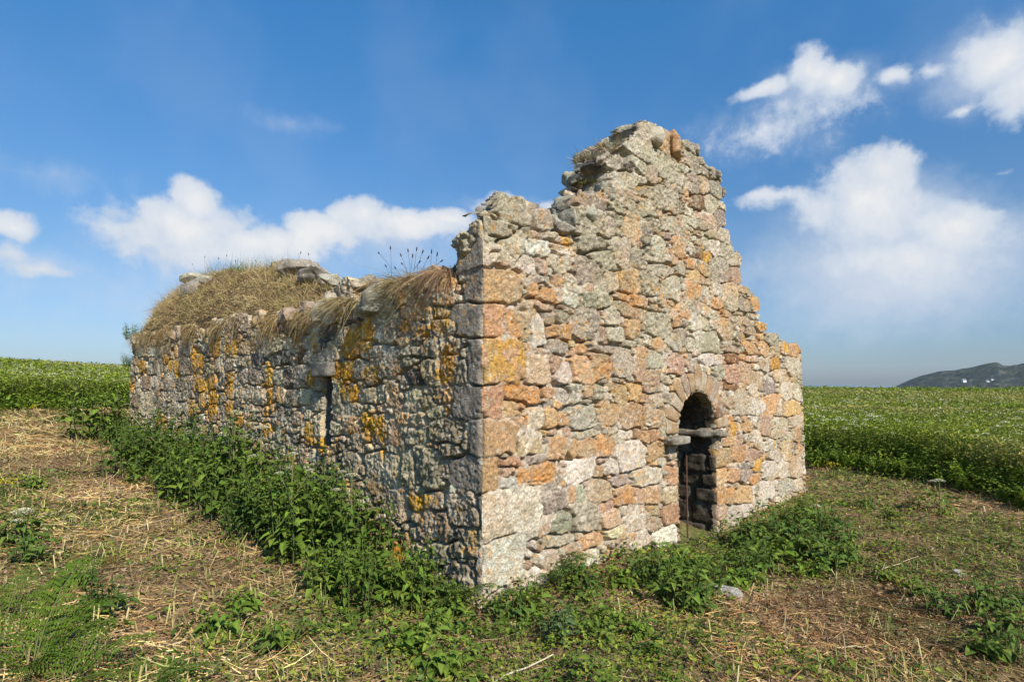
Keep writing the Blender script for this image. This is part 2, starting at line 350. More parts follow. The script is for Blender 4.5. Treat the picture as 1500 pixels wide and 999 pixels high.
# openings
DU0, DU1, DZS = 3.16, 4.15, 1.13
DUC, DR = (DU0 + DU1) / 2, (DU1 - DU0) / 2
def in_door(u, z):
    return ((u > DU0) & (u < DU1) & (z < DZS)) | (((u - DUC) ** 2 + (z - DZS) ** 2 < DR ** 2) & (z >= DZS))
WU0, WU1, WZ0, WZ1 = -2.81, -2.60, 1.02, 1.81
def in_win(u, z):
    return (u > WU0) & (u < WU1) & (z > WZ0) & (z < WZ1)

def stone_field(U, Z, SDx, warp=1.0):
    """nearest / second nearest stone of every grid point"""
    w1, w2 = .030 * warp, .010 * warp
    Uw = U + w1 * (fbm(U * 4, Z * 4, 3.1, 2) - .5) * 2 + w2 * (fbm(U * 19, Z * 19, 7.7, 2) - .5) * 2
    Zw = Z + w1 * (fbm(U * 4, Z * 4, 23.1, 2) - .5) * 2 + w2 * (fbm(U * 19, Z * 19, 27.7, 2) - .5) * 2
    d1 = np.full(U.shape, 9.0, F32); d2 = d1.copy(); ID = np.full(U.shape, -1, np.int32)
    us, zs = U[0], Z[:, 0]
    for i in range(len(SDx)):
        u, z, a, b, rot, p = SDx[i]
        R = 1.2 * max(a, b) + .2
        i0, i1 = np.searchsorted(us, [u - R, u + R]); j0, j1 = np.searchsorted(zs, [z - R, z + R])
        if i1 <= i0 or j1 <= j0: continue
        sl = (slice(j0, j1), slice(i0, i1))
        x = Uw[sl] - u; y = Zw[sl] - z
        c, s = math.cos(rot), math.sin(rot)
        X = np.abs(x * c + y * s) / a; Y = np.abs(-x * s + y * c) / b
        q = (X ** p + Y ** p) ** (1 / p)
        # blend of relative and absolute distance
        dd = ((q - 1) * min(a, b)).astype(F32)
        o1 = d1[sl]; o2 = d2[sl]
        near = dd < o1
        d2[sl] = np.where(near, o1, np.minimum(o2, dd))
        d1[sl] = np.where(near, dd, o1)
        ID[sl] = np.where(near, i, ID[sl])
    return d1, d2, ID

def wall_grid(u0, u1, z0, z1, res):
    us = np.arange(u0, u1 + res * .5, res); zs = np.arange(z0, z1 + res * .5, res)
    U, Z = np.meshgrid(us, zs)
    return U.astype(F32), Z.astype(F32)

RES = 0.0098
U, Z = wall_grid(-LL, LFu, -0.55, 4.95, RES)
d1, d2, ID = stone_field(U, Z, SD)
su, sz = SD[:, 0], SD[:, 1]
s_in = standing(su, sz)
keep = (ID >= 0) & s_in[np.clip(ID, 0, None)] & (d1 < .05)
base_in = standing(U, Z - 0.05)
keep |= base_in & (standing(U, Z + 0.06))
hole = in_door(U, Z) | in_win(U, Z)
keep &= ~hole
# distance of each stone point to a neighbour stone that is gone, or to an opening
e = np.minimum((d2 - d1) * .5, .022 - d1)
rs = np.random.default_rng(3)
prot = rs.uniform(-.003, .010, NS); gx = rs.normal(0, .018, NS); gzz = rs.normal(-.004, .020, NS)
kinds = [s[4] for s in seeds]
sharp = np.array([s[7] for s in seeds])
prot[sharp] = rs.uniform(-.014, .018, sharp.sum()); gx[sharp] = 0; gzz[sharp] *= .2
IDc = np.clip(ID, 0, None)
left = U < 0
er = np.where(sharp[IDc], .008, np.where(left, .012, .008))
prof = sstep(0, er, e)
nj = fbm(U * 2.3, Z * 2.3, 41.0, 3)                    # where the joints are open or full
nj2 = fbm(U * 9, Z * 9, 44.0, 2)
jd = np.where(left, .006, .001) + np.where(left, .018, .010) * sstep(.50, .62, nj * .5 + nj2 * .5)
jd = jd + .028 * sstep(.58, .70, fbm(U * 5, Z * 13, 61.0, 2))
stone_h = prot[IDc] + np.clip(gx[IDc] * (U - su[IDc]), -.02, .02) + np.clip(gzz[IDc] * (Z - sz[IDc]), -.02, .02)
stone_h = stone_h + np.where(sharp[IDc], .005, np.where(left, .014, .008)) * (fbm(U * 8 + IDc * 1.7, Z * 8 + IDc * 3.1, 5.0, 3) - .5) * 2
mossy = np.isin(IDc, [i for i in range(NS) if kinds[i] == 'gre'])
lump = 1 - np.abs(fbm(U * 16, Z * 16, 71.0, 3) - .5) * 4
du_, dz_ = U - su[IDc], Z - sz[IDc]; size_ = np.minimum(SD[:, 2], SD[:, 3])
for q_ in range(3):                                       # broken faces
    th_ = rs.uniform(0, 6.28, NS); d0_ = rs.uniform(.15, .9, NS) * size_ * 1.2; kx_ = np.where(su < 0, rs.uniform(.08, .30, NS), rs.uniform(.04, .22, NS))
    kx_[sharp] *= .15
    pj = du_ * np.cos(th_)[IDc] + dz_ * np.sin(th_)[IDc]
    stone_h = np.minimum(stone_h, prot[IDc] + .006 + np.maximum((d0_[IDc] - pj) * kx_[IDc], -.022))
upg = sstep(.42, .56, fbm(U * 1.1, Z * 1.1, 231., 2) + .12 * np.clip(Z - 2.6, -1.5, 1.5)) * (~left) * ~sharp[IDc]
mossy = np.where(mossy, 1., .40 * upg)
stone_h = stone_h + mossy * (.010 * lump + .034 * (fbm(U * 27, Z * 27, 75., 2) - .5))
H = stone_h * prof - jd * (1 - prof)
cmask = sstep(.44, .52, fbm(U * 3.5, Z * 7, 211., 3))
H = H - .075 * (1 - sstep(.002, .013, e)) * cmask
H = H - .016 * sstep(.57, .68, fbm(U * 36, Z * 36, 221., 2)) * sstep(.45, .55, fbm(U * 4, Z * 4, 223., 2)) * np.where(sharp[IDc], .4, 1.)
fine = (fbm(U * 33, Z * 33, 9.0, 3) - .5)
fine2 = fbm(U * 46, Z * 46, 12.0, 2) - .5
H = H + np.where(left & sharp[IDc], .008, np.where(left, .016, .020)) * fine + np.where(left & ~sharp[IDc], .022, .006) * fine2 + .03 * (fbm(U * 1.1, Z * 1.1, 15., 2) - .5)
lumpL = fbm(U * 12, Z * 12, 83.0, 3)
H = H + np.where(left & ~sharp[IDc], .012, 0.) * (lumpL - .5)
# rounding of the corner and of the free edges
H = H - .034 * np.exp(-(U / .026) ** 2) * (.15 + 2.0 * sstep(.35, .75, fbm(U * 0, Z * 9, 3., 3)))
edge_end = np.minimum(LFu - U, U + LL)
H = H - .03 * np.exp(-(edge_end / .03) ** 2)

# ---- colours
pal = np.array([A.get(k, (.37, .245, .155)) for k in kinds])
pal = pal * rs.uniform(.86, 1.14, (NS, 1)) * (1 + rs.normal(0, .03, (NS, 3)))
isL = su < 0
cl = pal[IDc].astype(F32)
def mixc(c, m, col): return c * (1 - m[..., None]) + np.asarray(col, F32) * m[..., None]
n1 = fbm(U * 7, Z * 7, 101., 4); n2 = fbm(U * 15, Z * 15, 111., 3); n3 = fbm(U * 3, Z * 3, 121., 3); n4 = fbm(U * 26, Z * 26, 131., 3)
K = np.array(kinds)[IDc]
def blur(a, r, n=2):
    a = a.astype(np.float64)
    for _ in range(n):
        for axn in (0, 1):
            c_ = np.cumsum(np.concatenate([np.zeros_like(np.take(a, [0], axn)), a], axn), axn); m_ = a.shape[axn]
            hi = np.clip(np.arange(m_) + r + 1, 0, m_); lo = np.clip(np.arange(m_) - r, 0, m_)
            sh = (-1, 1) if axn == 0 else (1, -1)
            a = (np.take(c_, hi, axn) - np.take(c_, lo, axn)) / (hi - lo).reshape(sh)
    return a.astype(F32)
n5 = fbm(U * 9, Z * 6, 141., 4); n55 = fbm(U * 40, Z * 40, 143., 2)
rag = (n5 - .5) * 1.5 + (n4 - .5) * .9
gs = np.isin(K, ['gol']) | ((K == 'ora') & left)
base_ = np.where(left[..., None], np.array([.29, .245, .195], F32), np.array([.38, .28, .19], F32))
cl = np.where(gs[..., None], base_, cl)
os_ = (K == 'ora') & ~left
cl = np.where(os_[..., None], np.array([.43, .30, .19], F32), cl)
GOLD = sstep(.40, .58, blur(gs, 6) * .80 + rag * .95)
ORAN = sstep(.38, .66, blur(os_, 6) * .85 + rag * .80)
q = K == 'tqo'
cl = np.where(q[..., None], mixc(cl, .9 * sstep(.47, .60, n1 * .5 + n2 * .35 + .15 * n3), (.50, .30, .06)), cl)
# pale mortar and white crust
mort = np.where(left[..., None], np.array([.40, .37, .31], F32), np.array([.46, .42, .345], F32)) * (.75 + .5 * n2[..., None])
jm = 1 - sstep(.2, .85, prof)
cl = cl * (1 - jm[..., None]) + mort * jm[..., None]
crust = sstep(.535, .62, n3 * .4 + n1 * .35 + n4 * .25) * np.where(sharp[IDc] & (K != 'whi'), .12, 1.) * np.where(K == 'gre', .55, 1.) * np.where(np.isin(K, ['tan', 'ora', 'pnk', 'brn', 'opl']) & ~left, .40, 1.)
cl = mixc(cl, crust * np.where(left, .80, .62), (.55, .52, .45))
oc = np.where(n2[..., None] > .5, np.array([.49, .255, .09], F32), np.array([.44, .26, .12], F32)) * (.85 + .3 * n55[..., None])
cl = mixc(cl, ORAN * .95 * (1 - .5 * crust), (0, 0, 0)) + oc * (ORAN * .95 * (1 - .5 * crust))[..., None]
# warm tan stain on the facade
ws = sstep(.52, .66, fbm(U * 1.6, Z * 1.6, 151., 3)) * ~left
cl = mixc(cl, ws * .35 * sstep(.45, .6, n2), (.46, .27, .11))
# grey green lichen over the upper part of the gable, white foot of the walls
gg = sstep(.50, .64, fbm(U * 2.2, Z * 2.2, 161., 3) * .6 + n2 * .4 + .05 * np.clip(Z - 2.2, -1, 2)) * ~left
cl = mixc(cl, gg * .55, (.34, .325, .235))
# side wall: streaks of pale lichen running down
st = sstep(.50, .62, fbm(U * 11, Z * 2.0, 171., 3) * .65 + n4 * .35) * left * ~sharp[IDc]
cl = mixc(cl, st * .55, (.44, .42, .37))
dkp = sstep(.52, .68, fbm(U * 2.5, Z * 5, 181., 3)) * left
cl = cl * (1 - .30 * dkp[..., None])
gc = np.where((n1 + n55 * .6)[..., None] > .8, np.array([.58, .33, .04], F32), np.array([.46, .24, .04], F32)) * (.75 + .4 * n55[..., None])
gw = GOLD * .92 * (1 - .55 * sstep(.58, .66, n4))
cl = cl * (1 - gw[..., None]) + gc * gw[..., None]
# quoin flanks on the side wall are coloured dark to stand for shade
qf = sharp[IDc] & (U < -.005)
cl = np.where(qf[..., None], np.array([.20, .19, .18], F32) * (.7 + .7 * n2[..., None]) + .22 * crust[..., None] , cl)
# small orange specks
sp = sstep(.69, .75, fbm(U * 20, Z * 20, 191., 2)) * sstep(.5, .6, fbm(U * 1.3, Z * 1.3, 193., 2))
cl = mixc(cl, sp * .5, (.50, .28, .07))
n6 = fbm(U * 44, Z * 44, 241., 2)
cl = cl * (.62 + .50 * n4[..., None] + .26 * sstep(.3, .7, n6)[..., None])
cl = np.where(left[..., None], cl * np.array([1.32, 1.19, 1.00], F32), cl * np.array([1.05, .985, .945], F32))
cl = np.clip(cl, .02, .72)

ny, nx = U.shape
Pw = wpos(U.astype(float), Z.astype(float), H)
vid = np.arange(ny * nx).reshape(ny, nx)
kq = keep[:-1, :-1] & keep[1:, :-1] & keep[:-1, 1:] & keep[1:, 1:]
# drop cells far below the ground
quads = np.stack([vid[:-1, :-1], vid[:-1, 1:], vid[1:, 1:], vid[1:, :-1]], -1)
Vall = Pw.reshape(-1, 3); Call = cl.reshape(-1, 3); Uf = U.ravel(); Zf = Z.ravel()

def boundary(q):
    ed = np.concatenate([q[:, [0, 1]], q[:, [1, 2]], q[:, [2, 3]], q[:, [3, 0]]])
    key = np.sort(ed, 1); k = key[:, 0].astype(np.int64) * (ny * nx) + key[:, 1]
    _, inv, cnt = np.unique(k, return_inverse=True, return_counts=True)
    return ed[cnt[inv] == 1]

THICK = 0.82
PALR = np.array([A[k] for k in ('gry', 'lgy', 'gre', 'gry', 'pnk', 'tan', 'lgy', 'dk')])
EFL = EF - EL
def worley(P):
    I = np.floor(P).astype(np.int64); best = np.full(len(P), 9.0); cid = np.zeros(len(P))
    for dx in (-1, 0, 1):
        for dy in (-1, 0, 1):
            for dz in (-1, 0, 1):
                c = I + np.array([dx, dy, dz])
                h = (c[:, 0] * 73856093) ^ (c[:, 1] * 19349663) ^ (c[:, 2] * 83492791)
                r = [((h * m) % 10007) / 10007.0 for m in (31, 57, 91)]
                d = np.sqrt(((c + np.stack(r, 1) - P) ** 2).sum(1))
                n = d < best; best = np.where(n, d, best); cid = np.where(n, ((h * 17) % 5003) / 5003.0, cid)
    return best, cid
def build_face(qs, name, inward, parent, seamtest, dsc):
    """front relief + its returns through the wall's thickness"""
    b = boundary(qs)
    b = b[~seamtest(Uf[b].mean(1))]
    used = np.unique(qs); remap = np.full(ny * nx, -1, np.int64); remap[used] = np.arange(len(used))
    V = [Vall[used]]; Cc = [Call[used]]; Q = [remap[qs]]
    n0 = len(used)
    bu, bz = Uf[b].mean(1), Zf[b].mean(1)
    op = (in_door(bu, bz + .0) | ((np.abs(bu - DUC) < DR + .05) & (bz < DZS + DR + .05)) | ((bu > WU0 - .05) & (bu < WU1 + .05) & (bz > WZ0 - .05) & (bz < WZ1 + .05)))
    for is_op, mask in ((True, op), (False, ~op)):
        bb = b[mask]
        if len(bb) == 0: continue
        depths = [.03, .07] if is_op else list(np.linspace(.02, THICK, 38))
        uv = np.unique(bb); rm = np.full(ny * nx, -1, np.int64); rm[uv] = np.arange(len(uv))
        prev = remap[uv]; base = Vall[uv]; bc = Call[uv]
        ds_ = dsc(Uf[uv], Zf[uv]); alld = np.zeros(0)
        for dpt in depths:
            P = base + inward * (dpt * ds_)[:, None]
            if not is_op:
                w = min(1, dpt / .12)
                nz = (fbm(P[:, 0] * 2.5, P[:, 1] * 2.5, P[:, 2] * 2.5 + 5, 2) - .5) * .12
                f1, cid = worley(P / np.array([.17, .17, .10]))
                gq = .45 if name == 'gable_wall' else 1.0
                hh = ((np.clip(.85 - f1, 0, 1) * .10 + (cid - .5) * .10) * w + nz * w - .02) * gq - (.03 * w if name == 'gable_wall' else 0)
                P = P.copy(); P[:, 2] += hh - .01 * w
                P += (fbm(P[:, 0] * 5, P[:, 1] * 5, P[:, 2] * 5, 2)[:, None] - .5) * w * .16 * EFL
                pc = PALR[(cid * 997).astype(int) % len(PALR)] * (.7 + .6 * vnoise(P[:, 0] * 30, P[:, 1] * 30, P[:, 2] * 30)[:, None]) * np.clip(1.25 - f1 * .5, .5, 1.1)[:, None]
                pc = bc * (1 - w) + pc * w
            else: pc = bc
            cur = n0 + np.arange(len(uv)); n0 += len(uv)
            V.append(P); Cc.append(pc)
            i0, i1 = rm[bb[:, 0]], rm[bb[:, 1]]
            Q.append(np.stack([prev[i1], prev[i0], cur[i0], cur[i1]], 1))
            prev = cur
    # plain rubble back of the wall
    st_ = 6
    kk = keep[::st_, ::st_]; vv = vid[::st_, ::st_]; uu_, zz_ = U[::st_, ::st_], Z[::st_, ::st_]
    okq = kk[:-1, :-1] & kk[1:, :-1] & kk[:-1, 1:] & kk[1:, 1:]
    sgn = (uu_[:-1, :-1] > 0) if name == 'gable_wall' else (uu_[:-1, :-1] < -.1)
    okq &= sgn & (dsc(uu_[:-1, :-1], zz_[:-1, :-1]) > .98)
    bq = np.stack([vv[:-1, :-1], vv[1:, :-1], vv[1:, 1:], vv[:-1, 1:]], -1)[okq]
    ub = np.unique(bq); rm = np.full(ny * nx, -1, np.int64); rm[ub] = n0 + np.arange(len(ub))
    V.append(Vall[ub] + inward * (THICK - .02) + inward * ((fbm(Vall[ub][:, 0] * 5, Vall[ub][:, 1] * 5, Vall[ub][:, 2] * 5, 3) - .5) * .12)[:, None]); Cc.append(Call[ub] * .8); Q.append(rm[bq])
    return mobj(name, np.concatenate(V), [np.concatenate(Q)], np.concatenate(Cc), M_STONE, parent)

ruin = empty('ruined_chapel', tuple(C))
tag(ruin, 'roofless ruined stone chapel with broken gable, arched doorway and golden lichen', 'ruin')
def rel(V): return V
Vall = Vall - C            # children are in the ruin's own frame
kq_flat = kq
qc = (Uf[quads[..., 0]] + RES * .5)
gable = build_face(quads[kq & (qc > 0)], 'gable_wall', -NF, ruin, lambda u: np.abs(u) < RES * .6, lambda u, z: np.where(u < .6, np.interp(z, [2.8, 3.3], [.44, .05]) * (1 - sstep(.35, .6, u)) + .15 * sstep(.35, .6, u), np.where((u < 2.72) & (z > 2.75), .34, np.interp(u, [.6, 1.0, 1.4], [.15, .5, 1.0]))))
side = build_face(quads[kq & (qc <= 0)], 'side_wall', -NL, ruin, lambda u: np.abs(u) < RES * .6, lambda u, z: 1.0 + 0 * u)
gable['label'] = 'sunlit gable wall of pale and tan rubble stones'
side['label'] = 'long grey side wall with golden lichen patches'
# ------------------------------------------------------------------ loose stones / dressed stones
def cube_grid(n):
    t = np.linspace(-1, 1, n + 1); a, b = np.meshgrid(t, t); a, b = a.ravel(), b.ravel(); o = np.ones_like(a)
    V = []; Q = []; k = 0
    v = np.arange((n + 1) ** 2).reshape(n + 1, n + 1)
    f = np.stack([v[:-1, :-1], v[:-1, 1:], v[1:, 1:], v[1:, :-1]], -1).reshape(-1, 4)
    for ax in range(3):
        for s in (-1, 1):
            P = [None] * 3; P[ax] = o * s; P[(ax + 1) % 3] = a; P[(ax + 2) % 3] = b
            V.append(np.stack(P, 1)); Q.append((f if s > 0 else f[:, ::-1]) + k); k += (n + 1) ** 2
    return np.concatenate(V), np.concatenate(Q)
CG = cube_grid(8)
CGf = cube_grid(14)

def block(cen, ax, half, k=6.0, rough=.012, seed=0.0, taper=0.0, grid=None, col=(.3, .25, .2), crust=.5, cuts=0):
    P, Q = grid or CG
    nk = (np.abs(P) ** k).sum(1) ** (1 / k)
    p = P / nk[:, None]
    if cuts:
        gg_ = np.random.default_rng(int(abs(seed) * 100) + 5)
        for _ in range(cuts):
            nv_ = gg_.normal(0, 1, 3); nv_ /= np.linalg.norm(nv_); dd_ = gg_.uniform(.62, .95)
            over = np.maximum(p @ nv_ - dd_, 0); p = p - over[:, None] * nv_ * .93
    if taper: p = p.copy(); p[:, 0] *= 1 + taper * p[:, 2]
    L = p * np.asarray(half)
    nrm = p / np.linalg.norm(p, axis=1, keepdims=True)
    s = seed * 7.31
    L = L + nrm * ((fbm(L[:, 0] * 7 + s, L[:, 1] * 7, L[:, 2] * 7, 3) - .5) * 2 * rough * 1.6 + (fbm(L[:, 0] * 24 + s, L[:, 1] * 24, L[:, 2] * 24, 2) - .5) * rough)[:, None]
    W = np.asarray(cen) + L @ np.asarray(ax)
    n = fbm(L[:, 0] * 12 + s, L[:, 1] * 12, L[:, 2] * 12 + 40, 3); n2 = fbm(L[:, 0] * 26 + s, L[:, 1] * 26, L[:, 2] * 26 + 70, 2)
    c = np.asarray(col)[None] * (.75 + .5 * n2[:, None])
    m = (sstep(.54, .64, n) * crust)[:, None]
    c = c * (1 - m) + np.array([.52, .49, .42]) * m
    return W, Q, c

def rot3(rx, ry, rz):
    from mathutils import Euler
    return np.array(Euler((rx, ry, rz)).to_matrix()).T

UP = np.array([0, 0, 1.0])
AXF = np.stack([EF, NF, UP])      # local x along wall, y outward, z up
AXL = np.stack([EL, NL, UP])

def addpart(name, W, Q, c, parent, mat=M_STONE):
    return mobj(name, np.asarray(W) - C, [Q], c, mat, parent)

def wp(u, z, out=0.0): return wpos(np.array([u]), np.array([z]), np.array([out]))[0]

# arch ring of narrow wedge stones
arch = None
Wl = []; Ql = []; Cl = []; k = 0
nv = 13
acol = ['tan', 'tan', 'tpl', 'tan', 'pnk', 'tan', 'tan', 'tpl', 'tan', 'pnk', 'tan', 'brn', 'tan']
for i in range(nv):
    th = math.pi * (1 - (i + .5) / nv)
    r0, r1 = DR + .005, DR + .30 + .06 * math.sin(i * 2.3)
    rm = (r0 + r1) / 2
    cu, cz = DUC + rm * math.cos(th), DZS + rm * math.sin(th)
    rad = math.cos(th) * EF + math.sin(th) * UP; tan = math.sin(th) * EF - math.cos(th) * UP
    ax = np.stack([tan, NF, rad])
    hw = math.pi * rm / nv / 2 * .92
    W, Q, c = block(wp(cu, cz, -.072), ax, (hw, .10, (r1 - r0) / 2), 7, .010, 20 + i, .22, None, np.array(A[acol[i]]) * .95, .45)
    Wl.append(W); Ql.append(Q + k); Cl.append(c); k += len(W)
arch = addpart('door_arch', np.concatenate(Wl), np.concatenate(Ql), np.concatenate(Cl), gable)

# imposts
W, Q, c = block(wp(3.03, 1.065, .045), AXF, (.20, .10, .048), 7, .014, 3, 0, CGf, (.25, .22, .17), .35)
addpart('impost', W, Q, c, gable)
W, Q, c = block(wp(4.18, 1.065, -.27), AXF, (.12, .36, .045), 5, .026, 5, 0, CGf, (.23, .195, .15), .45)
addpart('impost', W, Q, c, gable)

# doorway reveal: jambs and soffit as one rough skin
def reveal():
    res = .018
    l1 = DZS + .75; la = math.pi * DR; Lt = 2 * l1 + la
    ps = np.arange(0, Lt, res); ts = np.arange(0, .84, res)
    Pp, T = np.meshgrid(ps, ts)
    # courses
    sl = []
    z = -.1
    y = 0
    while y < Lt:
        h = rng.uniform(.17, .30) if (y < l1 - .1 or y > l1 + la) else rng.uniform(.10, .16)
        t = rng.uniform(-.15, 0)
        while t < .9:
            w = rng.uniform(.25, .5)
            sl.append((y + h / 2, t + w / 2, h / 2 * .93, w / 2 * .96, rng.normal(0, .04), 5.0)); t += w
        y += h
    S = np.array(sl)
    a1, a2, idd = stone_field(Pp.astype(F32), T.astype(F32), S, .7)
    e_ = np.minimum((a2 - a1) * .5, .02 - a1)
    pr = sstep(0, .03, e_)
    pj = rng.uniform(-.01, .03, len(S))
    h = pj[np.clip(idd, 0, None)] * pr - .035 * (1 - pr) + .03 * (fbm(Pp * 14, T * 14, 3, 3) - .5) - .012
    # profile
    s1 = Pp < l1; s3 = Pp > l1 + la
    th = np.pi - (Pp - l1) / DR
    u = np.where(s1, DU0, np.where(s3, DU1, DUC + DR * np.cos(th)))
    zz = np.where(s1, -.75 + Pp, np.where(s3, DZS - (Pp - l1 - la), DZS + DR * np.sin(th)))
    nu = np.where(s1, 1, np.where(s3, -1, -np.cos(th))); nz = np.where(s1 | s3, 0, -np.sin(th))
    u = u + nu * h; zz = zz + nz * h
    P = C + u[..., None] * EF + zz[..., None] * UP - (T[..., None] + .004) * NF
    nn = fbm(Pp * 9, T * 9, 8, 3); n5 = fbm(Pp * 22, T * 22, 18, 2)
    c = np.array([.085, .068, .052]) * (.6 + .8 * nn[..., None])  # shade of the jambs put into the stone colour
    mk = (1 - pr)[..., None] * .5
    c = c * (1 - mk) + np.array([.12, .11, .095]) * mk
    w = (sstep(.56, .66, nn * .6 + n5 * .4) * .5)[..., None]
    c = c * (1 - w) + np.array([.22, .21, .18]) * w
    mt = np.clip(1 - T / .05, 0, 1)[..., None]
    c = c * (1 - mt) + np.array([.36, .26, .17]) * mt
    a, b = P.shape[:2]; v = np.arange(a * b).reshape(a, b)
    Q = np.stack([v[:-1, :-1], v[:-1, 1:], v[1:, 1:], v[1:, :-1]], -1).reshape(-1, 4)
    return P.reshape(-1, 3), Q, c.reshape(-1, 3)
W, Q, c = reveal()
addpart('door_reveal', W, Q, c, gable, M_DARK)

# unseen, added to keep the opening dark: chamber behind the doorway
def blocker_slabs():
    Wl = []; Ql = []; Cl = []; k = 0
    for cu, co, cz, hu, ho, hz in [(DU0 - .55, -2.2, .6, .25, 1.40, 1.75), (DU1 + .55, -2.2, .6, .25, 1.40, 1.75), (DUC, -3.75, .6, 1.3, .20, 1.75), (DUC, -2.2, 2.45, 1.3, 1.40, .25)]:
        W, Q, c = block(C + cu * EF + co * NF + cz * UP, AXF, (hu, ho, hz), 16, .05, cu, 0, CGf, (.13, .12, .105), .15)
        Wl.append(W); Ql.append(Q + k); Cl.append(c); k += len(W)
    return np.concatenate(Wl), np.concatenate(Ql), np.concatenate(Cl)
addpart('door_light_blocker', *blocker_slabs(), ruin, M_DARK)

# slit window: lintel, and the deep reveal
W, Q, c = block(wp((WU0 + WU1) / 2 - .02, WZ1 + .085, .012), AXL, (.21, .09, .085), 9, .008, 4, 0, CGf, (.22, .20, .17), .3)
addpart('window_lintel', W, Q, c, side)
def slit():
    uc, zc = (WU0 + WU1) / 2, (WZ0 + WZ1) / 2
    Wl = []; Ql = []; Cl = []; k = 0
    for cu, cz, hu, hz in [(WU0 - .10, zc, .10, .60), (WU1 + .10, zc, .10, .60), (uc, WZ1 + .12, .3, .12), (uc, WZ0 - .12, .3, .12)]:
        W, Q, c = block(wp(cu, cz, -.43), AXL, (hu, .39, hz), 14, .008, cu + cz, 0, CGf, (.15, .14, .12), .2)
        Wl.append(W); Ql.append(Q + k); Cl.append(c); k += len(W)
    W, Q, c = block(wp(uc, zc, -.90), AXL, (.5, .10, .8), 14, .01, 2, 0, CGf, (.12, .11, .1), .1)  # added slab shuts the back of the slit so no light comes through
    Wl.append(W); Ql.append(Q + k); Cl.append(c)
    return np.concatenate(Wl), np.concatenate(Ql), np.concatenate(Cl)
addpart('window_reveal_and_blocker', *slit(), side, M_DARK)

# hidden far walls, coarse rubble
def far_wall(name, p0, dirn, length, h):
    n = int(length / .5); k = 0; Wl = []; Ql = []; Cl = []
    for i in range(n):
        for j in range(6):
            s = np.array([.27 + .03 * random.random(), .40, h / 12 * 1.06])
            axx = np.stack([dirn, np.cross(UP, dirn), UP])
            W, Q, c = block(p0 + dirn * (i + .5 + (.25 if j % 2 else 0)) * .5 + UP * ((j + .5) * h / 6 - .3 + random.uniform(-.03, .03)), axx, s, 6, .03, i * 7 + j, 0, None, A[KF[(i * 5 + j * 3) % len(KF)]], .5)
            Wl.append(W); Ql.append(Q + k); Cl.append(c); k += len(W)
    addpart(name, np.concatenate(Wl), np.concatenate(Ql), np.concatenate(Cl), ruin)
far_wall('back_wall', C + EL * (LL - .45) + EF * .9, EF, LF - 1.7, 2.3)
far_wall('far_side_wall', C + EF * (LF - .45) + EL * .9, EL, LL - 1.7, 2.1)

# broken stones along the tops (each on its own)
def boulder(cen, half, rz=0., tilt=0., col='gry', seed=0., parent=gable, rough=.03, crust=.5, k=3.4):
    W, Q, c = block(cen, rot3(tilt, tilt * .6, rz), half, 4.5, rough, seed, 0, CGf, A[col] if isinstance(col, str) else col, crust, 9)
    return addpart('rubble_stone', W, Q, c, parent)

def fpt(px, py, inward):
    """point behind the gable wall's face, seen at px,py, at a depth inside the wall"""
    d = ray(px, py); t = (np.dot(C - EYEP, NF) - inward) / np.dot(d, NF); return EYEP + d * t
def lpt(px, py, inward):
    d = ray(px, py); t = (np.dot(C - EYEP, NL) - inward) / np.dot(d, NL); return EYEP + d * t
ra = math.atan2(EF[1], EF[0])
bl = [  # px, py, inward, half sizes, colour
 (884, 285, .10, (.14, .13, .09), 'gre'), (868, 312, .14, (.15, .13, .08), 'gre'), (862, 292, .28, (.12, .13, .08), 'gry'), (848, 300, .45, (.15, .13, .09), 'tan'), (846, 268, .62, (.13, .12, .08), 'dk'),
 (858, 252, .60, (.14, .12, .07), 'pnk'), (875, 262, .30, (.15, .14, .07), 'gry'), (888, 258, .15, (.12, .10, .05), 'lgy'), (842, 325, .55, (.14, .12, .08), 'gry'), (856, 335, .32, (.16, .13, .08), 'gre'),
 (905, 222, .30, (.17, .12, .07), 'lgy'), (918, 212, .45, (.13, .12, .07), 'gry'), (935, 203, .30, (.14, .14, .07), 'dk'),
 (826, 312, .70, (.17, .14, .09), 'gre'), (815, 330, .55, (.16, .14, .08), 'gry'), (834, 338, .35, (.14, .12, .07), 'gry'), (805, 322, .65, (.10, .12, .08), 'lgy'),
 (872, 285, .55, (.13, .12, .08), 'pnk'), (893, 240, .32, (.12, .12, .06), 'gry'),
 (748, 312, .20, (.16, .16, .12), 'pal'), (768, 316, .22, (.16, .16, .12), 'gry'), (725, 330, .22, (.18, .16, .12), 'gry'),
 (952, 199, .06, (.17, .14, .12), 'pal'), (986, 215, .06, (.24, .12, .17), (.46, .27, .13)), (925, 222, .10, (.2, .12, .09), 'lgy'),
 (852, 316, .10, (.12, .12, .10), 'lgy'), (842, 292, .30, (.13, .12, .09), 'tpl'), (832, 316, .30, (.13, .12, .10), 'lgy'), (820, 328, .22, (.12, .12, .09), 'gre'), (806, 330, .28, (.12, .12, .08), 'gry'),
 (836, 324, .12, (.13, .12, .09), 'gre'), (840, 306, .22, (.13, .12, .09), 'lgy'), (826, 336, .12, (.14, .12, .07), 'gry'), (846, 330, .14, (.13, .12, .10), 'gre'), (815, 318, .36, (.15, .13, .08), 'gry'), (824, 300, .5, (.14, .12, .08), 'gre'), (848, 342, .12, (.14, .12, .08), 'lgy'), (812, 338, .18, (.14, .12, .05), 'tan'),
 (1046, 256, .04, (.06, .10, .05), 'gry'), (1012, 220, .08, (.10, .14, .06), 'gry'), (985, 212, .35, (.14, .14, .07), 'tan'), (1054, 283, .06, (.07, .1, .08), 'gry'),
]
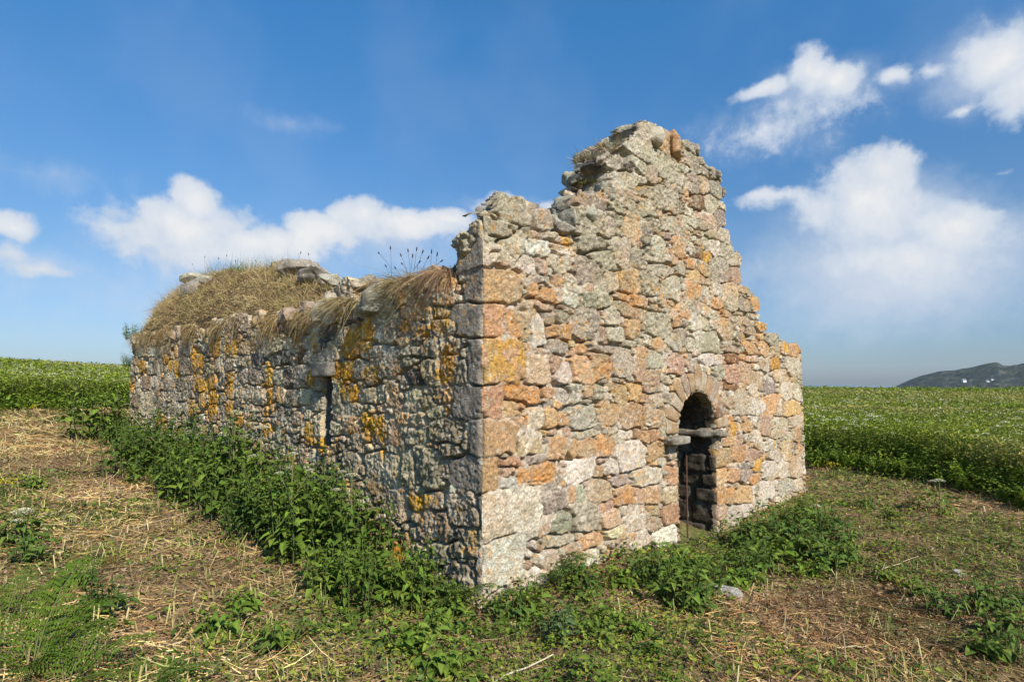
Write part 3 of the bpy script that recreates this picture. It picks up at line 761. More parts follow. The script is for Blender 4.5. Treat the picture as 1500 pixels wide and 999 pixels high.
for i, (px, py, inw, hs, k_) in enumerate(bl):
    boulder(fpt(px, py, inw), hs, ra + rng.normal(0, .3), rng.normal(0, .25), k_, i * 3.3)
core_ = [(850, 345), (838, 300), (834, 268), (852, 228), (880, 208), (928, 201), (946, 196), (935, 225), (905, 250), (890, 275), (868, 305), (856, 330)]
k_ = 0
for i in range(400):
    px, py = rng.uniform(832, 946), rng.uniform(196, 346)
    if not inpoly(core_, np.array([px]), np.array([py]))[0]: continue
    f_ = np.interp(px, [835, 945], [.62, .22]); h_ = rng.uniform(.07, .14)
    boulder(fpt(px, py + 4, f_ + rng.uniform(0, .12)), (h_ * 1.25, h_, h_ * rng.uniform(.5, .8)), ra + rng.normal(0, .35), rng.normal(0, .2), ['gry', 'lgy', 'gre', 'tpl', 'tan', 'gry', 'lgy', 'pnk'][k_ % 8], 300 + i * 1.7)
    k_ += 1
    if k_ > 62: break
# solid core behind the loose stones
for px, py, hs in [(868, 275, (.28, .14, .30)), (905, 235, (.28, .16, .18)), (862, 318, (.22, .14, .22)), (880, 300, (.3, .14, .3)), (930, 222, (.22, .16, .14))]:
    boulder(fpt(px + 10, py + 8, .78), hs, ra, 0, 'gry', px, rough=.05)
bls = [(438, 398, .95, (.30, .26, .17), 'gry'), (466, 406, .85, (.30, .25, .13), 'gry'), (418, 392, 1.2, (.25, .25, .15), 'tpl'), (488, 411, .75, (.14, .18, .08), 'lgy'),
       (292, 424, .62, (.36, .3, .26), 'gry'), (284, 408, .8, (.25, .25, .16), 'lgy'), (316, 412, .7, (.28, .2, .12), 'lgy'),
       (486, 452, .05, (.20, .20, .24), 'pal'), (520, 452, .16, (.14, .16, .13), 'gry'), (556, 442, .04, (.20, .18, .23), 'gre'), (536, 452, .12, (.14, .12, .16), 'pal'), (620, 425, .3, (.25, .2, .12), 'gry'),
       (652, 412, .12, (.16, .14, .13), 'tan'), (205, 498, .06, (.17, .15, .11), 'pal'),
       (382, 470, .09, (.19, .12, .15), 'opl'), (330, 482, .10, (.2, .12, .15), 'lgy'), (428, 466, .08, (.2, .13, .15), 'pnk'), (408, 476, .09, (.15, .12, .13), 'gry'), (455, 460, .06, (.18, .13, .15), 'pnk'),
       (265, 494, .10, (.22, .12, .12), 'tan')]
rl = math.atan2(EL[1], EL[0])
for i, (px, py, inw, hs, k_) in enumerate(bls):
    boulder(lpt(px, py, inw), hs, rl + rng.normal(0, .2), rng.normal(0, .15), k_, 100 + i * 3.3, side, .035)

# ------------------------------------------------------------------ ground, sea, far headland
def ground():
    az = np.concatenate([np.radians(np.linspace(-58, 58, 560)), np.radians(np.linspace(58, 302, 62))[1:-1]])
    rr = np.concatenate([[0.02], np.geomspace(1.2, 130, 380), np.geomspace(130, 420, 24)[1:]])
    R, Az = np.meshgrid(rr, az, indexing='ij')
    X, Y = R * np.sin(Az), R * np.cos(Az)
    Zz = gz(X, Y)
    near = np.clip(1 - R / 25, 0, 1)
    Zz = Zz + near * (.05 * (fbm(X * 8, Y * 8, 5, 3) - .5) + .03 * (fbm(X * 22, Y * 22, 6, 2) - .5))
    n = fbm(X * 1.3, Y * 1.3, 3, 4); n2 = fbm(X * 6, Y * 6, 9, 3); n3 = fbm(X * 25, Y * 25, 4, 2)
    c = np.array([.25, .17, .095]) * (.55 + .9 * n2[..., None])
    gm = (sstep(.48, .62, n) * .75)[..., None]
    c = c * (1 - gm) + np.array([.13, .15, .045]) * (.6 + .8 * n2[..., None]) * gm
    far = sstep(15, 24, R)[..., None]
    c = c * (1 - far) + np.array([.05, .075, .018]) * far
    c = c * (.6 + .8 * n3[..., None])
    a, b = X.shape; v = np.arange(a * b).reshape(a, b); v = np.concatenate([v, v[:, :1]], 1)
    Q = np.stack([v[:-1, :-1], v[1:, :-1], v[1:, 1:], v[:-1, 1:]], -1).reshape(-1, 4)
    o = mobj('ground', np.stack([X, Y, Zz], -1).reshape(-1, 3), [Q[:, ::-1]], c.reshape(-1, 3), M_SOIL)
    return tag(o, kind='structure')
GROUND = ground()

def sea():
    m, nt = new_mat('sea_water')
    b = N(nt, 'ShaderNodeBsdfPrincipled'); b.inputs['Base Color'].default_value = (.03, .07, .10, 1); b.inputs['Roughness'].default_value = .25
    o_ = N(nt, 'ShaderNodeOutputMaterial'); nt.links.new(b.outputs[0], o_.inputs[0])
    tc = N(nt, 'ShaderNodeTexCoord'); n = N(nt, 'ShaderNodeTexNoise'); n.inputs['Scale'].default_value = .15; n.inputs['Detail'].default_value = 6
    nt.links.new(tc.outputs['Object'], n.inputs['Vector'])
    bp = N(nt, 'ShaderNodeBump'); bp.inputs['Distance'].default_value = 1.2; nt.links.new(n.outputs['Fac'], bp.inputs['Height']); nt.links.new(bp.outputs[0], b.inputs['Normal'])
    t = np.linspace(0, 2 * np.pi, 97)[:-1]
    V = np.concatenate([[[0, 0, -22]], np.stack([np.cos(t) * 5000, np.sin(t) * 5000, t * 0 - 22], 1)])
    i = np.arange(96); Tt = np.stack([i * 0, i + 1, (i + 1) % 96 + 1], 1)
    tag(mobj('sea', V, [Tt], None, m), kind='structure')
sea()

HP = [(1290, 570), (1306, 568), (1313, 565), (1330, 557), (1350, 549.5), (1375, 543.5), (1400, 541.5), (1420, 538), (1440, 533), (1448, 531.5), (1455, 530.5), (1462, 531.5), (1470, 534.5), (1482, 535), (1500, 532), (1540, 524), (1590, 517), (1650, 527), (1720, 540), (1800, 566)]
HY = 3000.0
def hill():
    xs = []; hs = []
    for px, py in HP:
        d = ray(px, py); xs.append(d[0] / d[1] * HY); hs.append(EYE + d[2] / d[1] * HY)
    x = np.linspace(xs[0], xs[-1], 300); y = np.linspace(-700, 700, 90)
    X, Y = np.meshgrid(x, y)
    Hh = np.interp(X, xs, hs) + 22
    prof = np.where(Y < 0, np.exp(-(Y / 330) ** 2), np.exp(-(Y / 420) ** 2))
    Zz = -24 + Hh * prof * (1 + .10 * (fbm(X / 60, Y / 60, 3, 4) - .5) * (1 - np.exp(-(Y / 90) ** 2))) + 26 * (fbm(X / 45, Y / 45, 7, 4) - .5) * np.clip(Hh / 90, 0, 1) * (1 - .75 * np.exp(-(Y / 60) ** 2))
    n = fbm(X / 50, Y / 30, 3, 4); n2 = fbm(X / 14, Y / 14, 5, 3)
    c = np.array([.022, .027, .020]) * (.6 + .8 * n2[..., None])
    g_ = (sstep(.5, .58, n))[..., None]; c = c * (1 - g_) + np.array([.032, .042, .018]) * g_
    r_ = (sstep(.58, .66, n2 * .7 + .3 * n))[..., None]; c = c * (1 - r_) + np.array([.085, .08, .075]) * r_
    a, b = X.shape; v = np.arange(a * b).reshape(a, b)
    Q = np.stack([v[:-1, :-1], v[:-1, 1:], v[1:, 1:], v[1:, :-1]], -1).reshape(-1, 4)
    mh = attr_mat('heath', .95, .2, .02, spec=.05)
    X = X * (Y + HY) / HY
    o = mobj('hill', np.stack([X, Y + HY, Zz], -1).reshape(-1, 3), [Q], c.reshape(-1, 3), mh)
    tag(o, kind='structure')
    def hz_(xx, yy):
        j = int(round((xx * HY / yy - x[0]) / (x[1] - x[0]))); i = int(round((yy - HY - y[0]) / (y[1] - y[0]))); return Zz[max(0, min(i, len(y) - 1)), max(0, min(j, len(x) - 1))]
    return hz_
HZ = hill()

M_WHITE, nt_ = new_mat('white_render')
b_ = N(nt_, 'ShaderNodeBsdfPrincipled'); b_.inputs['Base Color'].default_value = (.8, .8, .78, 1); b_.inputs['Roughness'].default_value = .8
o_ = N(nt_, 'ShaderNodeOutputMaterial'); nt_.links.new(b_.outputs[0], o_.inputs[0])
M_SLATE, nt_ = new_mat('roof_slate')
b_ = N(nt_, 'ShaderNodeBsdfPrincipled'); b_.inputs['Base Color'].default_value = (.16, .16, .17, 1); b_.inputs['Roughness'].default_value = .7
o_ = N(nt_, 'ShaderNodeOutputMaterial'); nt_.links.new(b_.outputs[0], o_.inputs[0])
def house(px, py, w, dp, h, label):
    # march along the ray until the hill is met
    d = ray(px, py); P = None
    for t in np.linspace(2300, 3000, 700):
        p = EYEP + d * (t / d[1])
        if p[2] < HZ(p[0], p[1]): P = p; break
    if P is None: P = EYEP + d * (2800 / d[1])
    e_ = empty('house', (P[0], P[1], P[2] - 3), random.uniform(-.2, .2))
    tag(e_, label, 'house', 'white houses on the far headland')
    bm = bmesh.new()
    x, y = w / 2, dp / 2
    vs = [bm.verts.new(p) for p in [(-x, -y, 0), (x, -y, 0), (x, y, 0), (-x, y, 0), (-x, -y, h), (x, -y, h), (x, y, h), (-x, y, h), (-x, 0, h * 1.55), (x, 0, h * 1.55)]]
    for f in [(0, 1, 5, 4), (2, 3, 7, 6), (1, 2, 6, 9, 5), (3, 0, 4, 8, 7)]: bm.faces.new([vs[i] for i in f])
    me = bpy.data.meshes.new('wall'); bm.to_mesh(me); bm.free(); me.materials.append(M_WHITE); link(bpy.data.objects.new('wall', me), e_)
    bm = bmesh.new()
    o = .6
    vs = [bm.verts.new(p) for p in [(-x - o, -y - o, h - .4), (x + o, -y - o, h - .4), (x + o, 0, h * 1.55 + .3), (-x - o, 0, h * 1.55 + .3), (-x - o, y + o, h - .4), (x + o, y + o, h - .4)]]
    bm.faces.new([vs[i] for i in (0, 1, 2, 3)]); bm.faces.new([vs[i] for i in (3, 2, 5, 4)])
    me = bpy.data.meshes.new('roof'); bm.to_mesh(me); bm.free(); me.materials.append(M_SLATE); link(bpy.data.objects.new('roof', me), e_)
house(1412, 559.5, 16, 10, 11, 'white gabled house low on the left of the far headland')
house(1446, 559, 13, 9, 6, 'low white house, middle one of three below the summit of the far headland')
house(1453, 557.5, 9, 8, 8, 'small white house, rightmost of three on the far headland')

# ------------------------------------------------------------------ light and sky
SUN_EL = math.radians(38)
# azimuth (clockwise from +Y): along the gable wall's outward normal, turned a little
SUN_TURN = math.radians(12)
naz = math.atan2(NF[0], NF[1]) + SUN_TURN
sdir = Vector((math.sin(naz) * math.cos(SUN_EL), math.cos(naz) * math.cos(SUN_EL), math.sin(SUN_EL)))
sl = bpy.data.lights.new('sun', 'SUN'); sl.energy = 4.4; sl.angle = math.radians(.53); sl.color = (1.0, .91, .78)
so = link(bpy.data.objects.new('sun', sl)); so.rotation_euler = (-sdir).to_track_quat('-Z', 'Y').to_euler(); so.location = (10, -10, 20)

W_ = bpy.data.worlds.new('World'); scene.world = W_; W_.use_nodes = True
def haze():
    m, nt = new_mat('sea_air')
    v = N(nt, 'ShaderNodeVolumePrincipled'); v.inputs['Color'].default_value = (.66, .82, 1.0, 1); v.inputs['Density'].default_value = HAZE
    o_ = N(nt, 'ShaderNodeOutputMaterial'); nt.links.new(v.outputs[0], o_.inputs['Volume'])
    a, z0, z1 = 5200, -50, 150
    V = np.array([(x, y, z) for x in (-a, a) for y in (-a, a) for z in (z0, z1)], float)
    Q = np.array([(0, 1, 3, 2), (4, 6, 7, 5), (0, 4, 5, 1), (2, 3, 7, 6), (0, 2, 6, 4), (1, 5, 7, 3)])
    tag(mobj('haze', V, [Q], None, m, None, False), 'thin sea haze over the land and the far headland', 'haze', kind='stuff')
HAZE = .000035
if HAZE: haze()
nt = W_.node_tree; nt.nodes.clear(); L = nt.links.new
sky = N(nt, 'ShaderNodeTexSky', sky_type='NISHITA'); sky.sun_disc = False
sky.sun_elevation = SUN_EL; sky.sun_rotation = naz; sky.altitude = 0; sky.air_density = 1.0; sky.dust_density = .6; sky.ozone_density = 3.0
tc = N(nt, 'ShaderNodeTexCoord')
sp_ = N(nt, 'ShaderNodeSeparateXYZ'); L(tc.outputs['Generated'], sp_.inputs[0])
def M(op, a, b=None, c=None, clamp=False):
    n = N(nt, 'ShaderNodeMath', operation=op); n.use_clamp = clamp
    for i, v in enumerate((a, b, c)):
        if v is None: continue
        if isinstance(v, (int, float)): n.inputs[i].default_value = v
        else: L(v, n.inputs[i])
    return n.outputs[0]
AZ = M('ARCTAN2', sp_.outputs['X'], sp_.outputs['Y'])
ELV = M('ARCSINE', sp_.outputs['Z'])
ramp = N(nt, 'ShaderNodeValToRGB'); L(M('MULTIPLY', ELV, 2 / math.pi), ramp.inputs[0])      # grading of the air colour with height
cr_ = ramp.color_ramp
cr_.elements[0].position = 0.0; cr_.elements[0].color = (.50, .58, .78, 1)
cr_.elements[1].position = .36; cr_.elements[1].color = (.40, .98, 1.28, 1)
e1 = cr_.elements.new(.12); e1.color = (.58, .73, .84, 1)
tint = N(nt, 'ShaderNodeVectorMath', operation='MULTIPLY')
L(sky.outputs[0], tint.inputs[0]); L(ramp.outputs[0], tint.inputs[1])
cmb = N(nt, 'ShaderNodeCombineXYZ'); L(AZ, cmb.inputs[0]); L(ELV, cmb.inputs[1])
def noise(scale, detail, rough=.55, off=0.0):
    mp = N(nt, 'ShaderNodeMapping'); mp.inputs['Location'].default_value = (off, off * .7, off * .3); L(cmb.outputs[0], mp.inputs['Vector'])
    n = N(nt, 'ShaderNodeTexNoise'); n.inputs['Scale'].default_value = scale; n.inputs['Detail'].default_value = detail; n.inputs['Roughness'].default_value = rough
    L(mp.outputs[0], n.inputs['Vector'])
    return n
nb = noise(9, 3, .5, 3.1); nf = noise(22, 9, .66, 8.4); nl = noise(5, 3, .5, 5.5)
sx = N(nt, 'ShaderNodeSeparateColor'); L(nb.outputs['Color'], sx.inputs[0])
AZd = M('ADD', AZ, M('MULTIPLY_ADD', sx.outputs['Red'], .06, -.03))
ELd = M('ADD', ELV, M('MULTIPLY_ADD', sx.outputs['Green'], .05, -.025))
# clouds: px, py, half width, reach up, reach down, weight
CL = [(275, 325, 130, 50, 90, 1.0), (285, 290, 42, 38, 60, 1.05), (370, 350, 110, 30, 60, .95), (475, 335, 80, 35, 65, .95), (525, 315, 60, 34, 60, 1.0), (600, 328, 110, 24, 30, 1.0), (660, 325, 60, 18, 14, .9), (740, 300, 45, 22, 26, .85), (800, 300, 30, 18, 20, .7),
      (15, 335, 48, 30, 30, .95), (45, 392, 75, 24, 22, .85), (0, 370, 60, 40, 40, .7), (200, 330, 80, 25, 50, .6),
      (1270, 285, 120, 80, 120, 1.0), (1290, 250, 80, 55, 90, .95), (1390, 320, 80, 60, 110, .95), (1140, 292, 90, 18, 24, .7), (1320, 380, 170, 60, 80, .7), (1200, 300, 70, 40, 60, .7),
      (1185, 108, 60, 48, 32, 1.0), (1120, 128, 60, 18, 20, .9), (1225, 115, 50, 30, 34, .95), (1305, 114, 52, 22, 24, .8), (1360, 105, 60, 20, 24, .5),
      (1465, 85, 95, 90, 70, .95), (1500, 130, 90, 80, 80, .8), (1410, 158, 40, 16, 14, .5), (1465, 247, 40, 10, 9, .3), (1110, 200, 110, 40, 50, .42),
      (1200, 160, 150, 40, 60, .35)]
CH = [(60, 255, 220, 40, 50, .22), (1310, 390, 360, 180, 200, .95), (180, 420, 340, 80, 120, .36), (1150, 180, 200, 70, 90, .40), (1290, 320, 230, 120, 160, .95), (1360, 370, 160, 90, 110, .6), (1110, 205, 130, 50, 60, .34), (1250, 450, 260, 80, 90, .42), (270, 350, 170, 55, 95, .60), (430, 360, 160, 40, 70, .55), (580, 350, 180, 45, 75, .55), (50, 385, 130, 50, 45, .55), (1450, 95, 160, 115, 120, .8), (1190, 130, 150, 60, 75, .6),
      (1110, 400, 80, 40, 60, .35), (740, 305, 90, 25, 40, .5), (430, 180, 90, 18, 18, .25), (1380, 400, 120, 80, 80, .45), (80, 250, 180, 30, 40, .15), (1300, 120, 80, 30, 40, .35)]
def layer(CL, k0, k1):
  best = None
  for px, py, w, ru, rd, wt in CL:
    d = ray(px, py); az0 = math.atan2(d[0], d[1]); el0 = math.asin(d[2] / np.linalg.norm(d))
    d2_ = ray(px + w, py); ra_ = abs(math.atan2(d2_[0], d2_[1]) - az0)
    sc_ = ra_ / w
    a_ = M('MULTIPLY', M('SUBTRACT', AZd, az0), 1 / ra_)
    de = M('SUBTRACT', ELd, el0)
    b_ = M('MAXIMUM', M('MULTIPLY', de, 1 / (ru * sc_)), M('MULTIPLY', de, -1 / (rd * sc_)))
    ln = M('SQRT', M('ADD', M('MULTIPLY', a_, a_), M('MULTIPLY', b_, b_)))
    v = M('MULTIPLY_ADD', ln, -wt * k0, wt * k1)
    best = v if best is None else M('SMOOTH_MAX', best, v, .12)
  return best
best = layer(CL, 1.15, 1.25)
soft = layer(CH, 1.0, 1.0)
nm = noise(11, 6, .6, 2.2)
puff = M('ADD', M('MULTIPLY_ADD', nf.outputs['Fac'], 1.0, -.56), M('MULTIPLY_ADD', nm.outputs['Fac'], 1.1, -.58))
dens = M('ADD', best, puff)
# lower parts of a cloud are veils, upper edges are crisp
mrn = N(nt, 'ShaderNodeMapRange', interpolation_type='SMOOTHSTEP'); mrn.inputs['From Min'].default_value = .02; mrn.inputs['From Max'].default_value = .50
L(dens, mrn.inputs['Value'])
alpha = M('MULTIPLY', mrn.outputs['Result'], .92)
veil = N(nt, 'ShaderNodeMapRange', interpolation_type='SMOOTHSTEP'); veil.inputs['From Min'].default_value = .42; veil.inputs['From Max'].default_value = .75; veil.inputs['To Max'].default_value = .07
L(nl.outputs['Fac'], veil.inputs['Value'])
sfn = M('ADD', soft, M('MULTIPLY_ADD', nf.outputs['Fac'], .5, -.27))
sfm = N(nt, 'ShaderNodeMapRange', interpolation_type='SMOOTHSTEP'); sfm.inputs['From Min'].default_value = -.03; sfm.inputs['From Max'].default_value = .75; sfm.inputs['To Max'].default_value = .88
L(sfn, sfm.inputs['Value'])
alpha = M('MAXIMUM', alpha, veil.outputs['Result'])
alpha = M('SUBTRACT', M('ADD', alpha, sfm.outputs['Result']), M('MULTIPLY', alpha, sfm.outputs['Result']))
CLOUD = N(nt, 'ShaderNodeMix', data_type='RGBA')
L(alpha, CLOUD.inputs['Factor']); L(tint.outputs[0], CLOUD.inputs['A'])
shade = N(nt, 'ShaderNodeMix', data_type='RGBA')
mr3 = N(nt, 'ShaderNodeMapRange'); mr3.inputs['From Min'].default_value = .3; mr3.inputs['From Max'].default_value = 1.0; L(M('ADD', dens, M('MULTIPLY_ADD', nb.outputs['Fac'], .9, -.45)), mr3.inputs['Value'])
CW = 6.4
shade.inputs['A'].default_value = (.70 * CW, .78 * CW, .90 * CW, 1); shade.inputs['B'].default_value = (.97 * CW, .97 * CW, .97 * CW, 1)
L(mr3.outputs['Result'], shade.inputs['Factor']); L(shade.outputs['Result'], CLOUD.inputs['B'])
bg = N(nt, 'ShaderNodeBackground'); bg.inputs['Strength'].default_value = .10
L(CLOUD.outputs['Result'], bg.inputs['Color'])
wo = N(nt, 'ShaderNodeOutputWorld'); L(bg.outputs[0], wo.inputs[0])
W_.cycles.sampling_method = 'MANUAL'; W_.cycles.sample_map_resolution = 512

vs_ = scene.view_settings
scene.display_settings.display_device = 'sRGB'
vs_.view_transform = 'Standard'; vs_.look = 'None'; vs_.exposure = 0.5; vs_.gamma = 1.0; vs_.use_curve_mapping = False
scene.cycles.max_bounces = 5; scene.cycles.diffuse_bounces = 3; scene.cycles.glossy_bounces = 2; scene.cycles.transmission_bounces = 3
scene.cycles.use_adaptive_sampling = True; scene.cycles.adaptive_threshold = 0.02
scene.cycles.caustics_reflective = False; scene.cycles.caustics_refractive = False
# ------------------------------------------------------------------ vegetation builders
class MB:
    def __init__(s): s.V = []; s.T = []; s.Q = []; s.C = []; s.n = 0
    def add(s, V, C_, tris=None, quads=None):
        V = V.reshape(-1, 3)
        s.V.append(V); s.C.append(np.clip(C_.reshape(-1, 3), .004, .9))
        if tris is not None: s.T.append(tris.reshape(-1, 3) + s.n)
        if quads is not None: s.Q.append(quads.reshape(-1, 4) + s.n)
        s.n += len(V)
    def build(s, name, mat, parent=None, smooth=False):
        f = []
        if s.Q: f.append(np.concatenate(s.Q))
        if s.T: f.append(np.concatenate(s.T))
        return mobj(name, np.concatenate(s.V), f, np.concatenate(s.C), mat, parent, smooth)

def unit(v): return v / (np.linalg.norm(v, axis=-1, keepdims=True) + 1e-9)

LEAFG = np.array([1.0, 1.0, 1.0])
def add_leaves(mb, B, D, L_, W_w, col, up=None, fold=.25, droop=.25, simple=False, g=rng):
    """leaf blades from base B along D"""
    n = len(B); D = unit(D)
    L_ = np.broadcast_to(L_, (n,)); W_w = np.broadcast_to(W_w, (n,))
    u = np.tile([0, 0, 1.0], (n, 1)) if up is None else up
    u = unit(u + g.normal(0, .25, (n, 3)))
    S = unit(np.cross(D, u)); Nn = unit(np.cross(S, D))
    l = L_[:, None]; w = W_w[:, None]
    col = np.broadcast_to(col, (n, 3)) * LEAFG
    if simple:
        mid = B + D * l * .45 + Nn * l * .04
        V = np.stack([B, mid + S * w * .5, B + D * l - Nn * l * droop, mid - S * w * .5], 1)
        i = np.arange(n)[:, None] * 4
        T = np.concatenate([i + [0, 1, 2], i + [0, 2, 3]])
        mb.add(V, np.repeat(col[:, None], 4, 1), tris=T)
        return
    m1 = B + D * l * .33; m2 = B + D * l * .70 - Nn * l * droop * .35; tip = B + D * l - Nn * l * droop
    f = Nn * w * fold
    V = np.stack([B, m1 + S * w * .5 + f, m1, m1 - S * w * .5 + f, m2 + S * w * .36 + f * .7, m2, m2 - S * w * .36 + f * .7, tip], 1)
    i = np.arange(n)[:, None] * 8
    T = np.concatenate([i + [0, 1, 2], i + [0, 2, 3], i + [4, 7, 5], i + [5, 7, 6]])
    Q = np.concatenate([i + [1, 4, 5, 2], i + [2, 5, 6, 3]])
    mb.add(V, np.repeat(col[:, None], 8, 1), tris=T, quads=Q)

def add_blades(mb, B, D, L_, W_w, col, bend=None, nseg=3, g=rng, tipcol=None, taper=1.0):
    n = len(B); D = unit(D)
    L_ = np.broadcast_to(L_, (n,)).astype(float); W_w = np.broadcast_to(W_w, (n,)).astype(float)
    S = unit(np.cross(D, unit(g.normal(0, 1, (n, 3)))))
    bend = np.zeros((n, 3)) if bend is None else np.broadcast_to(bend, (n, 3))
    col = np.broadcast_to(col, (n, 3)); tc_ = col if tipcol is None else np.broadcast_to(tipcol, (n, 3))
    V = []; Cc = []
    for k in range(nseg + 1):
        t = k / nseg
        P = B + D * (L_ * t)[:, None] + bend * (L_ * t * t)[:, None]
        w = (W_w * .5 * (1 - taper * t ** 1.5 * .9))[:, None]
        V += [P - S * w, P + S * w]; c = col * (1 - t) + tc_ * t; Cc += [c, c]
    V = np.stack(V, 1); Cc = np.stack(Cc, 1); m = 2 * (nseg + 1)
    i = np.arange(n)[:, None] * m
    Q = np.concatenate([i + [2 * k, 2 * k + 1, 2 * k + 3, 2 * k + 2] for k in range(nseg)])
    mb.add(V, Cc, quads=Q)

def tube(mb, pts, radii, col, sides=5):
    pts = np.asarray(pts, float); n = len(pts)
    T = unit(np.gradient(pts, axis=0)); ref = np.array([.3, .9, .2])
    S = unit(np.cross(T, ref)); Bn = np.cross(T, S)
    a = np.linspace(0, 2 * np.pi, sides, endpoint=False)
    V = pts[:, None] + (S[:, None] * np.cos(a)[None, :, None] + Bn[:, None] * np.sin(a)[None, :, None]) * np.asarray(radii)[:, None, None]
    i, j = np.meshgrid(np.arange(n - 1), np.arange(sides), indexing='ij')
    Q = np.stack([i * sides + j, i * sides + (j + 1) % sides, (i + 1) * sides + (j + 1) % sides, (i + 1) * sides + j], -1)
    mb.add(V, np.broadcast_to(col, V.shape).copy(), quads=Q)

def cvar(base, n, s=.18, hue=.06, g=rng):
    b = np.asarray(base)[None]
    return b * g.uniform(1 - s, 1 + s, (n, 1)) * (1 + g.normal(0, hue, (n, 3)))

def gpos(x, y, lift=0.0):
    return np.stack([x, y, gz(x, y) + lift], -1)

# ---- where the cut ground ends and the tall growth begins (azimuth -> distance)
bp_ = [at(*p) for p in [(-160, 618), (-60, 608), (0, 603), (60, 601), (120, 601), (192, 600)]] + [at(*p) for p in [(1170, 686), (1240, 692), (1300, 699), (1350, 708), (1400, 721), (1450, 733), (1500, 746), (1600, 780), (1700, 815)]]
bp_ = np.array(bp_); B_AZ = np.arctan2(bp_[:, 0], bp_[:, 1]); B_R = np.hypot(bp_[:, 0], bp_[:, 1])
o_ = np.argsort(B_AZ); B_AZ, B_R = B_AZ[o_], B_R[o_]
def rbound(azm): return np.interp(azm, B_AZ, B_R)

def inside_ruin(x, y, m=0.0):
    P = np.stack([x - C[0], y - C[1]], -1)
    a = P @ EF[:2]; b = P @ EL[:2]
    return (a > -m) & (a < LF + m) & (b > -m) & (b < LL + m)

def scatter(n, rmin=2.2, rmax=26, pw=1.25, azl=60):
    n = int(n * 60 / 47)
    """points on the cut ground, denser near the viewer"""
    t = rng.random(n)
    r = (rmin ** (2 - pw) + t * (rmax ** (2 - pw) - rmin ** (2 - pw))) ** (1 / (2 - pw))
    a = np.radians(rng.uniform(-azl, azl, n))
    x, y = r * np.sin(a), r * np.cos(a)
    k = (r < rbound(a) + .5) & ~inside_ruin(x, y, -.02)
    return x[k], y[k], r[k]

def green_amount(x, y):
    """0 straw .. 1 weeds"""
    P = np.stack([x - C[0], y - C[1]], -1); a = P @ EF[:2]; b = P @ EL[:2]
    front = np.exp(-(np.maximum(-b, 0) / 1.5) ** 2) * (a > -1.0) * (b < .3)                 # before the gable wall
    sidew = np.exp(-(np.maximum(-a, 0) / .9) ** 2) * (b > -.6) * (a < .3)                   # along the side wall
    n = fbm(x * .75 + 7, y * .75, 3.0, 3)
    fore = .50 * np.exp(-((y - 3.6) / 1.0) ** 2) * sstep(-4, -1, x) * sstep(3.2, .6, x)
    return np.clip(sstep(.53, .67, n) * .55 + front * .9 + sidew * .6 + fore - .8 * np.exp(-(((x - 2.6) / 1.5) ** 2 + ((y - 4.6) / .8) ** 2)), 0, 1)

# ---- straw litter
def litter():
    mb = MB()
    x, y, r = scatter(130000, 2.4, 26, 1.35)
    ga = green_amount(x, y)
    k = rng.random(len(x)) > ga * .72
    x, y, r = x[k], y[k], r[k]; n = len(x)
    sw = fbm(x * .8, y * .8, 12., 2) * 7
    a = sw + rng.normal(0, .9, n)
    D = np.stack([np.cos(a), np.sin(a), rng.normal(.05, .18, n)], 1)
    Ln = rng.uniform(.04, .17, n) * np.where(rng.random(n) < .08, 2.0, 1) * (.7 + r * .05)
    Wd = np.maximum(rng.uniform(.003, .007, n), r * .0006)
    pal_ = np.array([(.40, .27, .13), (.48, .36, .17), (.20, .115, .06), (.32, .185, .11), (.30, .25, .18), (.52, .43, .23), (.26, .15, .08)])
    pn = fbm(x * .6, y * .6, 44., 3)
    idx = rng.integers(0, 7, n)
    c = pal_[idx] * np.where(x < .3, 1.25, 1.05)[:, None] * np.array([1.14, 1.08, .88]) * rng.uniform(.75, 1.2, (n, 1)) * (.5 + .85 * sstep(.36, .62, pn))[:, None]
    br_ = (np.exp(-(((x - 2.6) / 1.7) ** 2 + ((y - 4.6) / 1.0) ** 2)) * .8)[:, None]
    c = c * (1 - br_) + c * np.array([.80, .62, .55]) * br_
    add_blades(mb, gpos(x, y, rng.uniform(.0, .045, n)), D, Ln, Wd, c, bend=rng.normal(0, .18, (n, 3)), nseg=2, taper=.5)
    # crumpled dead leaf scraps
    x, y, r = scatter(120000, 2.4, 26, 1.35); k = rng.random(len(x)) > green_amount(x, y) * .7; x, y, r = x[k], y[k], r[k]; n = len(x)
    D = rng.normal(0, 1, (n, 3)); D[:, 2] = rng.normal(.1, .4, n)
    c = np.array([(.28, .18, .10), (.37, .25, .13), (.44, .33, .19), (.20, .12, .07)])[rng.integers(0, 4, n)] * rng.uniform(.7, 1.2, (n, 1))
    add_leaves(mb, gpos(x, y, rng.uniform(.0, .03, n)), D, rng.uniform(.02, .06, n) * (.7 + r * .06), rng.uniform(.01, .03, n) * (.7 + r * .06), c, simple=True)
    o = mb.build('dry_straw', M_STRAW); tag(o, 'cut brown bracken straw strewn over the open ground', 'straw', kind='stuff')
litter()

